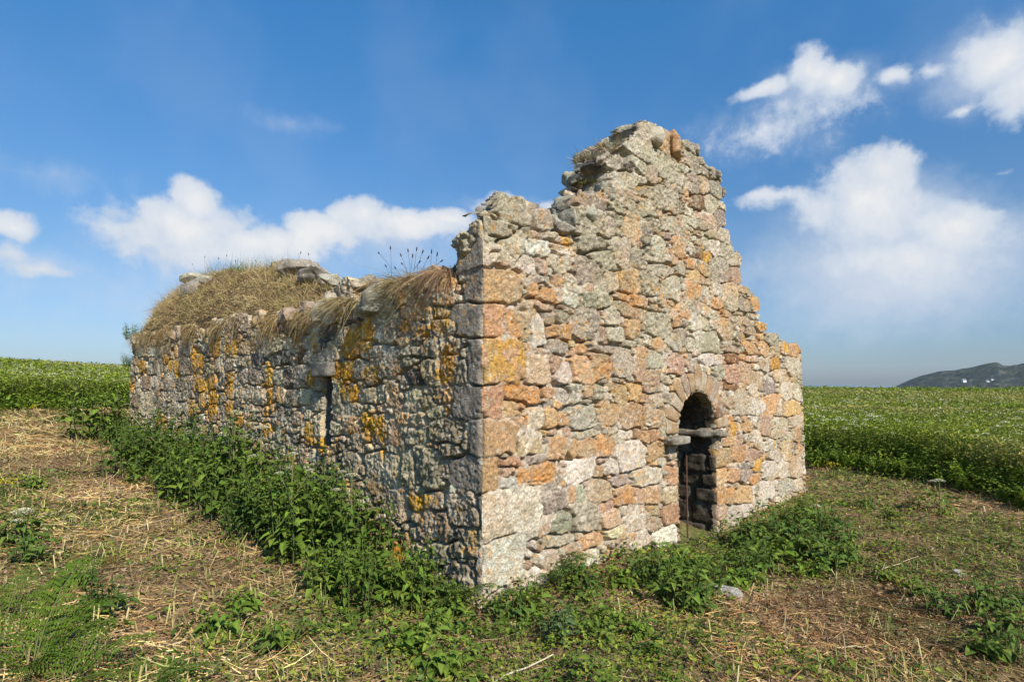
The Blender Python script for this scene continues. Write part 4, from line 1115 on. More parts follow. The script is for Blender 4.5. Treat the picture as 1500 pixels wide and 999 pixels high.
def stubble():
    mb = MB()
    cx, cy, cr = scatter(3000, 2.6, 22, 1.3)
    k = (green_amount(cx, cy) < .75); cx, cy = cx[k], cy[k]
    reps = rng.integers(1, 6, len(cx)); X = np.repeat(cx, reps) + rng.normal(0, .06, reps.sum()); Y = np.repeat(cy, reps) + rng.normal(0, .06, reps.sum())
    k = ~inside_ruin(X, Y, .02); X, Y = X[k], Y[k]
    n = len(X); r = np.hypot(X, Y)
    D = np.stack([rng.normal(0, .22, n), rng.normal(0, .22, n), np.ones(n)], 1)
    c = np.array([(.60, .51, .24), (.50, .44, .17), (.64, .56, .32), (.42, .42, .14), (.42, .31, .16)])[rng.integers(0, 5, n)] * rng.uniform(.7, 1.1, (n, 1))
    B = gpos(X, Y, -.02); Ln = rng.uniform(.04, .13, n) * rng.choice([.8, 1., 1.5], n); Wd = np.maximum(rng.uniform(.006, .011, n), r * .0009)
    # three sided stalks
    for q in range(2): add_blades(mb, B, D, Ln, Wd, c, nseg=1, taper=.15, g=np.random.default_rng(50 + q))
    o = mb.build('stubble', M_STRAW); tag(o, 'short pale cut stalks standing in the straw', 'stubble', kind='stuff')
stubble()

LEAFG = np.array([1.75, 1.6, 1.2])
def cover():
    mb = MB()
    x, y, r = scatter(150000, 2.3, 24, 1.35)
    ga = green_amount(x, y); k = rng.random(len(x)) < (ga * .95 + .04); x, y, r, ga = x[k], y[k], r[k], ga[k]; n = len(x)
    cl_ = fbm(x * 6, y * 6, 33., 2); hgt = .02 + .16 * ga * sstep(.38, .72, cl_) * rng.random(n)
    D = np.stack([rng.normal(0, 1, n), rng.normal(0, 1, n), rng.normal(.35, .35, n)], 1)
    pal_ = np.array([(.085, .135, .025), (.12, .17, .03), (.06, .105, .022), (.16, .19, .04), (.07, .11, .045)])
    sp = (fbm(x * 2.5, y * 2.5, 37., 2) * 5).astype(int) % 5
    c = pal_[np.where(rng.random(n) < .6, sp, rng.integers(0, 5, n))] * rng.uniform(.65, 1.25, (n, 1))
    sz = rng.uniform(.012, .034, n) * (.75 + r * .05) * np.where(sp == 2, 1.35, 1)
    add_leaves(mb, gpos(x, y, hgt), D, sz * 1.5, sz, c, simple=True)
    # thin green grass
    x, y, r = scatter(34000, 2.3, 24, 1.35); ga = green_amount(x, y); k = rng.random(len(x)) < (ga * .7 + .10); x, y, r = x[k], y[k], r[k]; n = len(x)
    D = np.stack([rng.normal(0, .45, n), rng.normal(0, .45, n), np.ones(n)], 1)
    c = np.array([(.20, .24, .05), (.28, .28, .085), (.14, .19, .04), (.40, .34, .14)])[rng.integers(0, 4, n)] * rng.uniform(.7, 1.2, (n, 1))
    add_blades(mb, gpos(x, y, -.01), D, rng.uniform(.05, .20, n), np.maximum(.004, r * .0006), c, bend=np.stack([rng.normal(0, .5, n), rng.normal(0, .5, n), -rng.uniform(0, .5, n)], 1), nseg=3)
    o = mb.build('ground_cover', M_LEAF); tag(o, 'low green weeds and grass spreading between the straw', 'weeds', kind='stuff')
cover()

# ---- tall growth beyond the cut ground
def meadow(name, az0, az1, nplant, nfar, label, seedv):
    g = np.random.default_rng(seedv)
    mb = MB(); fl = MB()
    azs = np.radians([az0, az1])
    # near edge: fern like fronds and leafy stems
    def plants(n, d0, d1, hs):
        a = g.uniform(azs[0], azs[1], n); r = rbound(a) + d0 + (d1 - d0) * g.random(n) ** 1.3 + .5 * (fbm(a * 30, a * 0, 3., 2) - .5)
        return r * np.sin(a), r * np.cos(a), r
    x, y, r = plants(nplant, .0, 7.0, 1)
    k = ~inside_ruin(x, y, .4); x, y, r = x[k], y[k], r[k]
    h = g.uniform(.62, 1.0, len(x)) * (.85 + .3 * fbm(x * .8, y * .8, 5., 2)); edge = r - rbound(np.arctan2(x, y)); h = h * (.45 + .55 * sstep(.0, 1.6, edge + g.normal(0, .3, len(x))))
    LB = []; LD = []; LLn = []; LW = []; LC = []
    for i in range(len(x)):
        b = np.array([x[i], y[i], float(gz(x[i], y[i]))])
        nf_ = g.integers(4, 7)
        tint_ = np.array([(.062, .105, .018), (.085, .135, .022), (.05, .085, .02)])[g.integers(0, 3)]
        for f in range(nf_):
            ph = g.uniform(0, 6.28); lean = g.uniform(.15, .75); top = h[i] * g.uniform(.55, 1.05)
            dirh = np.array([math.cos(ph), math.sin(ph), 0])
            t = np.linspace(.32, 1, 9)
            P = b + dirh * (lean * top * t ** 1.8 * .75)[:, None] + UP * (top * (t - .18 * lean * t ** 3))[:, None]
            sd = np.cross(dirh, UP)
            w = .16 * (1 - (t - .32) / .72) + .025
            for s_ in (-1, 1):
                LB.append(P); LD.append(np.tile(sd * s_, (9, 1)) + dirh * .45 + UP * .12 + g.normal(0, .15, (9, 3)))
                LLn.append(w * g.uniform(.8, 1.2)); LW.append(np.full(9, .034)); LC.append(np.tile(tint_ * g.uniform(.75, 1.25), (9, 1)))
    add_leaves(mb, np.concatenate(LB), np.concatenate(LD), np.concatenate(LLn), np.concatenate(LW), np.concatenate(LC), simple=True, g=g)
    # under storey leaves along the edge
    x, y, r = plants(nplant * 60, .1, 6, 1); k = ~inside_ruin(x, y, .3); x, y, r = x[k], y[k], r[k]; n = len(x)
    D = np.stack([g.normal(0, 1, n), g.normal(0, 1, n), g.normal(.3, .4, n)], 1)
    s_ = g.uniform(.018, .045, n) * np.clip(r / 11, .8, 2.2)
    ed_ = r - rbound(np.arctan2(x, y)); add_leaves(mb, gpos(x, y, g.uniform(.02, 1, n) * (.30 + .52 * sstep(0, 1.6, ed_))), D, s_ * 1.5, s_, cvar((.06, .10, .02), n, .35, .08, g), simple=True, g=g)
    # the field itself
    n = nfar
    a = g.uniform(azs[0] - .03, azs[1] + .03, n); t = g.random(n)
    rb = rbound(a) + 1.0
    r = 1 / (1 / rb + t * (1 / 92.0 - 1 / rb))
    r = np.where(g.random(n) < .35, g.uniform(rb, 92, n), r)
    x, y = r * np.sin(a), r * np.cos(a); k = ~inside_ruin(x, y, .6); x, y, r, n = x[k], y[k], r[k], k.sum()
    hh = (.80 + .30 * (fbm(x * .25, y * .25, 8., 3) - .3)) * g.uniform(.55, 1.08, n)
    band = fbm(np.log(r) * 5, a[k] * 2.2, 6., 3)
    grey = sstep(.45, .62, band)[:, None]
    c = cvar((.085, .125, .024), n, .30, .06, g) * (1 - grey) + cvar((.135, .150, .065), n, .25, .06, g) * grey
    s_ = g.uniform(.020, .042, n) * (r / 10) ** .80
    D = np.stack([g.normal(0, 1, n), g.normal(0, 1, n), g.normal(.45, .5, n)], 1)
    add_leaves(mb, gpos(x, y, hh), D, s_ * 1.9, s_ * .8, c, simple=True, g=g)
    # thin upright stems above the leaves
    m = n // 6; j = g.integers(0, n, m)
    add_blades(mb, gpos(x[j], y[j], hh[j] * .75), np.stack([g.normal(0, .15, m), g.normal(0, .15, m), np.ones(m)], 1), g.uniform(.2, .42, m), np.maximum(.006, r[j] * .0006), cvar((.17, .19, .075), m, .2, .05, g), nseg=1, g=g)
    o = mb.build(name, M_LEAF); tag(o, label, 'bracken', kind='stuff')
    return g
def umbels(az0, az1, n, seedv, label, r0=.8, r1=40):
    g = np.random.default_rng(seedv); mb = MB()
    a = np.radians(g.uniform(az0, az1, n)); rb = rbound(a)
    r = rb + r0 + (r1 - r0) * g.random(n) ** 1.7
    x, y = r * np.sin(a), r * np.cos(a)
    k = ~inside_ruin(x, y, .6) & (fbm(x * .5, y * .35, 15., 2) > g.uniform(.30, .62, n)); x, y, r = x[k], y[k], r[k]; n = len(x)
    top = gpos(x, y, .95 + g.normal(0, .10, n) + .05 * (r / 30))
    for q in range(9):
        ph = q * 2.4; rad = .028 * math.sqrt(q) * (.7 + .012 * r)
        off = np.stack([math.cos(ph) * rad, math.sin(ph) * rad, -(rad ** 2) * 3], -1)
        D = np.stack([g.normal(0, 1, n), g.normal(0, 1, n), g.normal(.1, .25, n)], 1)
        s_ = .030 * (.7 + .012 * r)
        add_leaves(mb, top + off - unit(D) * s_[:, None] * .5, D, s_ * 1.1, s_, cvar((.72, .70, .52), n, .15, .03, g), simple=True, g=g)
    add_blades(mb, top, np.stack([g.normal(0, .06, n), g.normal(0, .06, n), -np.ones(n)], 1), .45, np.maximum(.006, r * .0005), cvar((.14, .17, .06), n, .2), nseg=1, g=g)
    o = mb.build('flower_heads', M_PETAL); tag(o, label, 'flowers', kind='stuff')
LEAFG = np.array([2.75, 2.3, 1.5])
meadow('bracken_field', 14, 54, 440, 180000, 'tall green bracken and hogweed filling the field right of the ruin', 11)
meadow('bracken_field', -54, -24, 420, 130000, 'green bracken slope rising beyond the cut ground left of the ruin', 12)
LEAFG = np.array([1.2, 1.18, 1.1])
umbels(14, 54, 2000, 21, 'white umbels dotting the field on the right')
umbels(-54, -24, 2000, 22, 'white umbels dotting the slope on the left', 1.0, 45)
# ------------------------------------------------------------------ turf and plants on the walls
def turf():
    # crest of the turf on the side wall, traced and set on the wall's core
    cr_ = [(192, 512), (215, 502), (238, 482), (262, 456), (278, 424), (292, 409), (312, 401), (345, 395), (385, 392), (425, 394), (460, 404), (485, 420), (500, 430), (530, 436), (560, 432)]
    w0 = .95
    pts = [lpt(px, py, w0) for px, py in cr_]
    us = np.array([-np.dot(p - C, EL) for p in pts]); zs = np.array([p[2] for p in pts]); o = np.argsort(us); us, zs = us[o], zs[o]
    us = np.maximum(us, -LL + .12 + np.arange(len(us)) * .02)
    u = np.linspace(us[0], us[-1], 260); w = np.linspace(.03, 1.9, 60)
    Uu, Wd = np.meshgrid(u, w)
    top = np.interp(Uu, us, zs) - .10
    lip = poly_top(OL, Uu.ravel()).reshape(Uu.shape) + .02 - .25 * np.exp(-((Uu + LL) / .25) ** 2) + .10 * (fbm(Uu * 2.2, Uu * 0, 3., 2) - .5)
    t = np.clip((Wd - .03) / .95, 0, 1)
    z = lip + (np.maximum(top, lip + .02) - lip) * np.sin(t * np.pi / 2) ** .85 - .35 * np.clip(Wd - 1.0, 0, 1) ** 2
    z = z + .28 * (fbm(Uu * 1.3, Wd * 1.6, 4., 3) - .5) + .06 * (fbm(Uu * 9, Wd * 9, 4., 2) - .5)
    z[0] -= .25
    P = C - Uu[..., None] * EL - Wd[..., None] * NL + z[..., None] * UP
    c = np.array([.17, .12, .065]) * (.6 + .8 * fbm(Uu * 8, Wd * 8, 2., 3)[..., None])
    a, b = P.shape[:2]; v = np.arange(a * b).reshape(a, b)
    Q = np.stack([v[:-1, :-1], v[1:, :-1], v[1:, 1:], v[:-1, 1:]], -1).reshape(-1, 4)
    e_ = mobj('turf', P.reshape(-1, 3), [Q], c.reshape(-1, 3), M_SOIL)
    tag(e_, 'thick cap of dry turf sitting on top of the side wall', 'turf', kind='stuff')
    mb = MB()
    n = 46000
    iu = rng.integers(0, b - 1, n); iw = (rng.random(n) ** 1.25 * (a - 14)).astype(int)
    B = P[iw, iu] + rng.normal(0, .02, (n, 3)); wv = Wd[iw, iu]
    out = NL[None] * (.75 - .5 * np.clip(wv, 0, 1))[:, None]
    D = out * .8 + UP * (.5 + .6 * np.clip(wv, 0, 1))[:, None] + rng.normal(0, .55, (n, 3)) + (fbm(B[:, 0] * 3, B[:, 1] * 3, B[:, 2] * 3, 2)[:, None] - .5) * 2.5 * EL[None]
    pl_ = np.array([(.52, .40, .19), (.60, .49, .26), (.40, .28, .14), (.46, .38, .16), (.28, .18, .10)])
    ptc = (fbm(B[:, 0] * 1.7, B[:, 1] * 1.7, B[:, 2] * 3, 2) * 6).astype(int) % 5
    c = pl_[np.where(rng.random(n) < .5, ptc, rng.integers(0, 5, n))] * rng.uniform(.75, 1.2, (n, 1))
    D = D + rng.normal(0, .45, (n, 3)) + UP * .25
    kp = fbm(B[:, 0] * 2.6, B[:, 1] * 2.6, B[:, 2] * 4 + 7, 3); ln_ = rng.uniform(.05, .15, n) * (.6 + 1.1 * sstep(.42, .62, kp))
    kk_ = (rng.random(n) < .35 + .9 * sstep(.36, .52, kp)) & ((wv > .22) | (rng.random(n) < .45)); ln_ = ln_ * (.55 + .45 * np.clip(wv / .3, 0, 1))
    add_blades(mb, B[kk_], D[kk_], ln_[kk_], rng.uniform(.005, .009, kk_.sum()), c[kk_], bend=np.array([0, 0, -.35]) + rng.normal(0, .5, (kk_.sum(), 3)), nseg=3)
    # matted dead bits lying in the turf
    m_ = 16000; iu = rng.integers(0, b - 1, m_); iw = rng.integers(0, a - 14, m_)
    add_leaves(mb, P[iw, iu] + UP * rng.uniform(0, .05, m_)[:, None], rng.normal(0, 1, (m_, 3)), rng.uniform(.02, .06, m_), rng.uniform(.01, .03, m_), np.array([(.24, .16, .09), (.36, .27, .14), (.17, .11, .06), (.19, .19, .06)])[rng.integers(0, 4, m_)], simple=True)
    # fringe hanging over the face
    n = 1900
    cn = rng.uniform(u[0], u[-1], 24); uu = np.clip(cn[rng.integers(0, 24, n)] + rng.normal(0, .13, n), u[0], u[-1])
    uu = np.maximum(uu, -LL + .25); zz = poly_top(OL, uu) + rng.uniform(-.06, .08, n)
    B = C - uu[:, None] * EL + NL * rng.uniform(-.05, .06, n)[:, None] + zz[:, None] * UP
    D = NL * .32 + UP * rng.uniform(-.6, .35, n)[:, None] + rng.normal(0, .25, (n, 3))
    c = pl_[rng.integers(0, 5, n)] * np.array([.8, .74, .7]) * rng.uniform(.6, 1.1, (n, 1))
    add_blades(mb, B, D, rng.uniform(.06, .22, n), rng.uniform(.006, .010, n), c, bend=np.array([0, 0, -1.1]), nseg=4)
    # greener growth on the crest
    n = 2600
    iu = rng.integers(0, b - 1, n); iw = rng.integers(int(a * .42), int(a * .66), n); B = P[iw, iu]
    k = (fbm(Uu[0, iu] * 1.4, iu * 0, 9., 2) > .5); B = B[k]; n = len(B)
    add_blades(mb, B, UP + rng.normal(0, .4, (n, 3)), rng.uniform(.12, .34, n), .008, cvar((.12, .17, .04), n, .3), bend=rng.normal(0, .3, (n, 3)), nseg=3)
    o2 = mb.build('dry_grass', M_GRASS); tag(o2, 'long dry tan grass hanging over the side wall', 'grass', kind='stuff')
turf()

def tussock(P, outv, n, L0, label, pal_, spread=.12, down=.8):
    mb = MB(); g = np.random.default_rng(int(abs(P[0] * 1000)) % 9999)
    ph = g.uniform(0, 6.28, n); rr = spread * np.sqrt(g.random(n))
    al = unit(np.cross(UP, outv))
    B = al * (rr * np.cos(ph))[:, None] + outv * (rr * np.sin(ph) * .7)[:, None] - UP * .03
    D = unit(B + UP * .03) * .9 + outv * .55 + UP * g.uniform(.3, 1.1, n)[:, None] + g.normal(0, .2, (n, 3))
    D = D + g.normal(0, .22, (n, 3)); c = np.array(pal_)[g.integers(0, len(pal_), n)] * g.uniform(.75, 1.2, (n, 1))
    add_blades(mb, B, D, g.uniform(.6, 1.1, n) * L0, g.uniform(.005, .008, n), c, bend=np.array([0, 0, -down]) + outv * .25 + g.normal(0, .25, (n, 3)), nseg=4, g=g)
    o = mb.build('grass_tuft', M_GRASS); o.location = tuple(P)
    return tag(o, label, 'grass tuft')
TAN = [(.40, .31, .15), (.33, .27, .11), (.26, .19, .09), (.42, .36, .18), (.30, .20, .12)]
tussock(lpt(604, 412, .12), NL, 700, .34, 'large olive tan grass tuft spilling over the wall top under the seed heads', TAN, .26)
tussock(lpt(650, 398, .10), NL, 480, .32, 'reddish grass tuft hanging beside the corner stones of the side wall', [(.36, .23, .13), (.42, .29, .16), (.28, .16, .10)], .16, 1.1)
tussock(lpt(514, 440, .05), NL, 520, .38, 'tan grass tuft hanging between two pale stones on the side wall', TAN, .20, 1.0)
tussock(lpt(548, 418, .35), NL, 300, .22, 'small tan grass tuft behind the pale stone on the side wall', TAN, .16)
tussock(fpt(745, 320, .2), NF, 160, .10, 'thin rusty grass line under the top knob of the corner', [(.36, .21, .09), (.30, .17, .08)], .14)
tussock(fpt(872, 236, .30), NF - EF * .4, 700, .17, 'pale dead grass heap on the gable ledge', [(.44, .37, .22), (.38, .32, .20), (.30, .24, .15)], .24, .5)
tussock(fpt(898, 216, .26), NF - EF * .4, 520, .15, 'pale dead grass below the top of the gable', [(.46, .40, .25), (.38, .32, .20)], .2, .5)
tussock(fpt(868, 268, .28), NF - EF * .4, 320, .11, 'mossy yellow green grass on the gable ledge', [(.26, .26, .06), (.20, .20, .05), (.26, .22, .07)], .16, .5)
tussock(fpt(846, 338, .35), NF, 160, .12, 'rusty grass in the notch left of the gable', [(.38, .24, .10), (.30, .22, .08)], .14, .5)
tussock(fpt(903, 244, .10), NF - EF * .2, 320, .09, 'dull purple heather cushion on the gable ledge', [(.17, .12, .14), (.22, .17, .16), (.12, .10, .07)], .18, .3)

# ribwort heads against the sky
def plantain(P, lean, hgt):
    e_ = empty('plantain', tuple(P))
    mb = MB(); pts = np.array([[0, 0, 0], [lean[0] * .25, lean[1] * .25, hgt * .5], [lean[0], lean[1], hgt]])
    tube(mb, pts, [.0022, .002, .0018], (.10, .085, .06), 4); mb.build('stalk', M_GRASS, e_)
    mb = MB(); d = unit(pts[2] - pts[1]); tube(mb, [pts[2], pts[2] + d * .012, pts[2] + d * .035, pts[2] + d * .05], [.002, .0075, .0065, .001], (.05, .04, .035), 5); mb.build('seed_head', M_GRASS, e_)
    return tag(e_, 'thin dark plantain stalk with a seed head above the wall grass', 'plantain', 'plantain stalks on the side wall')
for px, py, lx in [(556, 372, -.15), (572, 366, -.12), (566, 392, -.05), (590, 388, -.03), (598, 370, .0), (604, 378, .0), (610, 368, .02), (618, 372, .03), (626, 380, .04), (632, 372, .05), (640, 376, .06), (645, 384, .03), (588, 376, -.06), (580, 394, -.03), (613, 386, .0)]:
    tip = lpt(px, py, .25); b_x = px + (603 - px) * .28 + rng.uniform(-8, 8)
    bs_ = lpt(b_x, 408 + rng.uniform(-6, 6), .25)
    dl = tip - bs_
    plantain(bs_, (dl[0], dl[1]), max(.06, dl[2]))
for px, py in [(440, 372), (452, 374), (300, 378), (320, 380), (345, 384), (375, 383), (332, 376), (282, 388)]:
    tip = lpt(px, py, .9); bs_ = lpt(px + rng.uniform(-6, 6), py + 26, .9); dl = tip - bs_
    plantain(bs_, (dl[0], dl[1]), max(.06, dl[2]))['label'] = 'bare dark weed stalk sticking up from the turf cap'

LEAFG = np.array([1.5, 1.4, 1.05])
# ------------------------------------------------------------------ leafy plants
def herb_mesh(g, nst, h, spread, leafL, leafW, col, droop=.35, nodes=9, stemcol=(.10, .13, .04), base=.15, topsmall=.45, arr='opp'):
    lf = MB(); st = MB()
    for i in range(nst):
        ph = g.uniform(0, 6.28); rad = spread * math.sqrt(g.random()); hh = h * g.uniform(.55, 1.05)
        p0 = np.array([math.cos(ph) * rad, math.sin(ph) * rad, 0]); ln = np.array([math.cos(ph), math.sin(ph), 0]) * g.uniform(0, .28) * hh
        t = np.linspace(0, 1, 5)
        tube(st, p0 + ln * (t ** 2)[:, None] + UP * (hh * t)[:, None], np.linspace(.006, .003, 5), stemcol, 4)
        nn = max(3, int(nodes * hh / h))
        tt = np.linspace(base, 1, nn); B = p0 + ln * (tt ** 2)[:, None] + UP * (hh * tt)[:, None]
        rot = g.uniform(0, 3.14)
        for k in range(nn):
            for s in range(2 if arr == 'opp' else 3):
                a = rot + k * 1.571 + s * (3.1416 if arr == 'opp' else 2.094) + g.normal(0, .25)
                sz = 1 - (1 - topsmall) * abs(tt[k] - .45) / .55
                D = np.array([[math.cos(a), math.sin(a), g.normal(.25, .25)]])
                add_leaves(lf, B[k:k + 1] + D * .02, D, leafL * sz * g.uniform(.75, 1.2), leafW * sz * g.uniform(.75, 1.2), np.asarray(col) * g.uniform(.7, 1.3) * (1 + g.normal(0, .05, 3)), droop=droop, g=g)
    return lf, st

def proto(name, lf, st, mat=M_LEAF):
    e_ = empty(name)
    lf.build('leaves', mat, e_); st.build('stem', M_GRASS, e_)
    return e_
def place(pr, loc, s, rz, label, cat, group=None, first={}):
    o = copy_tree(pr) if pr.get('used') else pr
    if 'used' in pr: 
        if o is not pr and 'used' in o: del o['used']
    pr['used'] = 1
    o.location = tuple(loc); o.scale = (s, s, s); o.rotation_euler = (0, 0, rz)
    tag(o, label, cat, group)
    return o

g = np.random.default_rng(5)
nettles = [proto('nettle_clump', *herb_mesh(g, n_, h_, .22, .115, .068, c, .5, 9)) for n_, h_, c in [(11, .68, (.066, .112, .022)), (13, .60, (.100, .155, .030)), (9, .80, (.050, .090, .024))]]
bigweed = [proto('hogweed_plant', *herb_mesh(g, 8, .62, .26, .17, .12, (.075, .125, .025), .55, 5, base=.3)), proto('tall_nettle', *herb_mesh(g, 9, 1.05, .26, .125, .075, (.062, .110, .024), .5, 11))]
def side_pt(b, out):      # b metres along the side wall, out metres off its face
    P = C + EL * b + NL * out; P[2] = float(gz(P[0], P[1])) - .02; return P
bank = []
b = .35
while b < 12.4:
    big = 1.0
    env = np.interp(b, [0, .8, 2, 3.2, 4.2, 5, 6.5, 9, 11, 12.4], [.42, .56, .80, 1.05, 1.05, .85, .95, 1.1, 1.2, 1.0])
    rows = 3 if b < 9 else 2
    for r_ in range(rows):
        bank.append((b + g.uniform(-.15, .15), .14 + r_ * .30 + g.uniform(-.08, .10), env * g.uniform(.75, 1.05) * (1 - .12 * r_)))
    b += .34 if b < 7 else .5
for i, (b, o_, s) in enumerate(bank):
    if b < 1.0 and o_ > .6: continue
    v_ = g.random(); md_ = float(fbm(b * .85 + 3, 0, 5., 2)); s = s * (.50 + 1.05 * float(sstep(.30, .70, md_)))
    if v_ < .10 or (o_ > .55 and md_ < .47): continue
    if v_ < .17:
        place(bigweed[0], side_pt(b, o_ + g.uniform(0, .4)), g.uniform(.7, 1.15), g.uniform(0, 6.28), 'broad lobed hogweed leaves among the nettles along the side wall', 'hogweed', 'leafy hogweeds along the side wall'); continue
    if v_ < .32 and b > 1.2:
        place(bigweed[1], side_pt(b, o_ * .8 + .05), g.uniform(.75, 1.1), g.uniform(0, 6.28), 'tall nettle standing above the bank along the side wall', 'nettles', 'tall nettles along the side wall'); continue
    o_ = o_ + (g.uniform(0, .55) if g.random() < .35 else 0)
    place(nettles[i % 3], side_pt(b, o_), s * g.uniform(.65, 1.4), g.uniform(0, 6.28), 'leafy green nettle clump in the overgrown bank along the side wall', 'nettles', 'nettle clumps along the side wall')
# extra nettles past the far end of the side wall and before the gable
for px, py, s in [(178, 650, 1.0), (190, 660, .9), (205, 668, .8), (168, 640, .8)]:
    place(nettles[0], at(px, py) - [0, 0, .02], s, g.uniform(0, 6), 'dark nettle clump beyond the far end of the side wall', 'nettles', 'nettles at the far end')

weeds = [proto('dock_plant', *herb_mesh(g, n_, h_, .14, l_, w_, c, .5, 5, base=.1)) for n_, h_, l_, w_, c in [(9, .30, .15, .085, (.085, .135, .03)), (8, .24, .13, .10, (.10, .16, .03)), (11, .36, .14, .06, (.065, .115, .03))]]
wl = [(835, 852, .9, 0), (858, 866, .8, 2), (905, 858, .8, 1), (935, 850, .8, 2), (960, 842, .9, 0), (985, 838, 1.15, 1), (1005, 848, 1.1, 1), (975, 865, 1.0, 2), (1000, 880, 1.1, 0), (1030, 872, 1.0, 2), (1050, 848, .9, 0), (1020, 900, .8, 2),
      (1075, 835, 1.1, 0), (1100, 828, 1.2, 2), (1120, 806, 1.3, 0), (1140, 790, 1.3, 2), (1160, 775, 1.3, 0), (1180, 800, 1.2, 2), (1135, 825, 1.2, 1), (1165, 815, 1.2, 2), (1200, 822, 1.1, 0), (1225, 838, 1.1, 2), (1190, 845, 1.0, 1), (1250, 830, 1.0, 0), (1215, 780, 1.1, 2), (1190, 762, 1.2, 0), (1240, 800, 1.0, 2), (1095, 850, 1.0, 2), (1085, 862, .9, 1), (1090, 808, 1.2, 2), (1120, 838, 1.0, 0),
      (768, 892, .8, 0), (680, 905, .8, 0), (650, 912, .7, 1), (620, 880, .9, 2), (585, 872, .9, 2), (555, 862, .9, 0), (640, 880, .8, 2), (700, 880, .8, 2), (665, 890, .9, 0), (530, 850, .9, 1), (500, 840, 1.0, 2), (475, 825, 1.0, 0), (450, 812, 1.0, 1), (420, 795, 1.0, 2), (395, 778, 1.0, 0), (370, 765, 1.0, 2), (340, 748, 1.0, 0),
      (350, 895, .7, 1), (150, 905, .9, 2), (590, 955, .8, 1), (615, 940, .8, 0), (650, 985, .8, 1), (330, 930, .8, 1), (120, 860, .8, 2), (420, 955, .7, 0), (45, 825, .9, 2), (15, 800, .9, 2), (40, 715, .8, 1), (285, 720, .7, 2), (240, 715, .7, 2),
      (1265, 745, .8, 2), (1310, 760, .7, 0), (1340, 745, .7, 2), (1390, 905, .8, 2), (1425, 890, .9, 0), (1455, 900, .9, 2), (1480, 930, .9, 0), (1500, 895, .9, 2), (1440, 960, .8, 1), (1350, 880, .7, 0), (1300, 850, .7, 1), (1470, 970, .9, 2), (900, 915, .7, 1), (870, 940, .6, 0), (940, 930, .6, 1)]
for i, (px, py, s, k) in enumerate(wl):
    P = at(px, py)
    if inside_ruin(P[0], P[1], .06): P = P - .35 * EL; P[2] = float(gz(P[0], P[1]))
    zone = ('before the gable wall and its doorway', 'weeds before the gable') if 780 < px < 1260 and py < 890 else ('at the foot of the nettle bank', 'weeds at the foot of the bank') if 330 < px < 780 and py < 915 else ('in the cut straw', 'weeds in the cut straw')
    place(weeds[k], P - [0, 0, .015], s * g.uniform(.85, 1.1), g.uniform(0, 6.28), ('broad leaved green weed ', 'round leaved bright green weed ', 'narrow leaved dark green weed ')[k] + zone[0], 'weed', ('broad ', 'round ', 'narrow ')[k] + zone[1])

# blue green thistle in the foreground
lf, st = herb_mesh(g, 9, .26, .10, .10, .045, (.075, .125, .062), .3, 7)
place(proto('thistle', lf, st), at(815, 940) - [0, 0, .02], 1.0, 0, 'bluish green thistle in the grass below the pale corner stone', 'thistle')

GRN = [(.16, .20, .05), (.22, .24, .07), (.12, .16, .04), (.40, .36, .16), (.30, .28, .10)]
for px, py, L_, n_, lb in [(1118, 776, .40, 260, 'tall green and straw coloured grass against the gable wall right of the doorway'), (1165, 752, .38, 240, 'grass tuft at the right end of the gable wall'), (1215, 800, .30, 220, 'yellowing grass tuft among the weeds right of the gable wall'), (1262, 822, .24, 200, 'low grass tuft at the edge of the weed patch on the right'),
                           (640, 930, .20, 180, 'short green grass tuft before the corner, left of the thistle'), (860, 905, .18, 180, 'short grass tuft before the pale base stones'), (560, 900, .24, 180, 'grass tuft below the nettle bank near the corner'), (470, 850, .26, 180, 'grass tuft below the nettle bank, left of the corner'),
                           (1330, 775, .22, 160, 'dry grass tuft below the field on the right'), (1440, 930, .26, 200, 'green grass tuft in the lower right corner'), (930, 790, .20, 120, 'thin grass at the foot of the gable wall left of the doorway'), (240, 700, .22, 160, 'yellow grass tuft below the far nettles'), (60, 760, .24, 160, 'grass tuft beside the hogweed at the left edge'), (380, 800, .2, 160, 'straw coloured grass tuft at the edge of the nettle bank')]:
    P = at(px, py)
    if inside_ruin(P[0], P[1], .05): P = P - .3 * EL; P[2] = float(gz(P[0], P[1]))
    tussock(P, np.array([.3, -.3, 0]), n_, L_, lb, GRN, .13, .55)
# ---- ferns
def frond(mb, st, base, ph, L_, lift, col, g, npair=11, curl=1.0):
    t = np.linspace(0, 1, npair + 3)
    dh = np.array([math.cos(ph), math.sin(ph), 0])
    P = base + dh * (L_ * t ** 1.25 * .85)[:, None] + UP * (L_ * lift * (t - .55 * curl * t ** 2.2))[:, None]
    tube(st, P[::3], np.linspace(.005, .002, len(P[::3])), (.13, .15, .05), 4)
    tan_ = unit(np.gradient(P, axis=0)); sd = unit(np.cross(dh, UP))
    for k in range(3, npair + 3):
        f = (k - 3) / npair; w = L_ * .30 * (1 - f) ** .8 * (.6 + .4 * min(1, f * 6)) + .012
        for s in (-1, 1):
            d = sd * s * .95 + tan_[k] * .45 + g.normal(0, .06, 3)
            # each pinna carries its own leaflets
            m = max(3, int(w / .016)); q = np.linspace(.1, 1, m)
            B = P[k] + unit(d) * (w * q)[:, None] - UP * (w * .25 * q ** 2)[:, None]
            pl = np.minimum(.42 * w, .60 * L_ / npair) * (1 - q * .65) + .008
            for s2 in (-1, 1):
                D = np.tile(tan_[k] * s2 + unit(d) * .5, (m, 1))
                add_leaves(mb, B, D, pl, pl * .55, np.asarray(col) * g.uniform(.75, 1.25, (m, 1)), up=np.tile(np.cross(sd, tan_[k]) * 1.0, (m, 1)), simple=True, g=g, droop=.1)
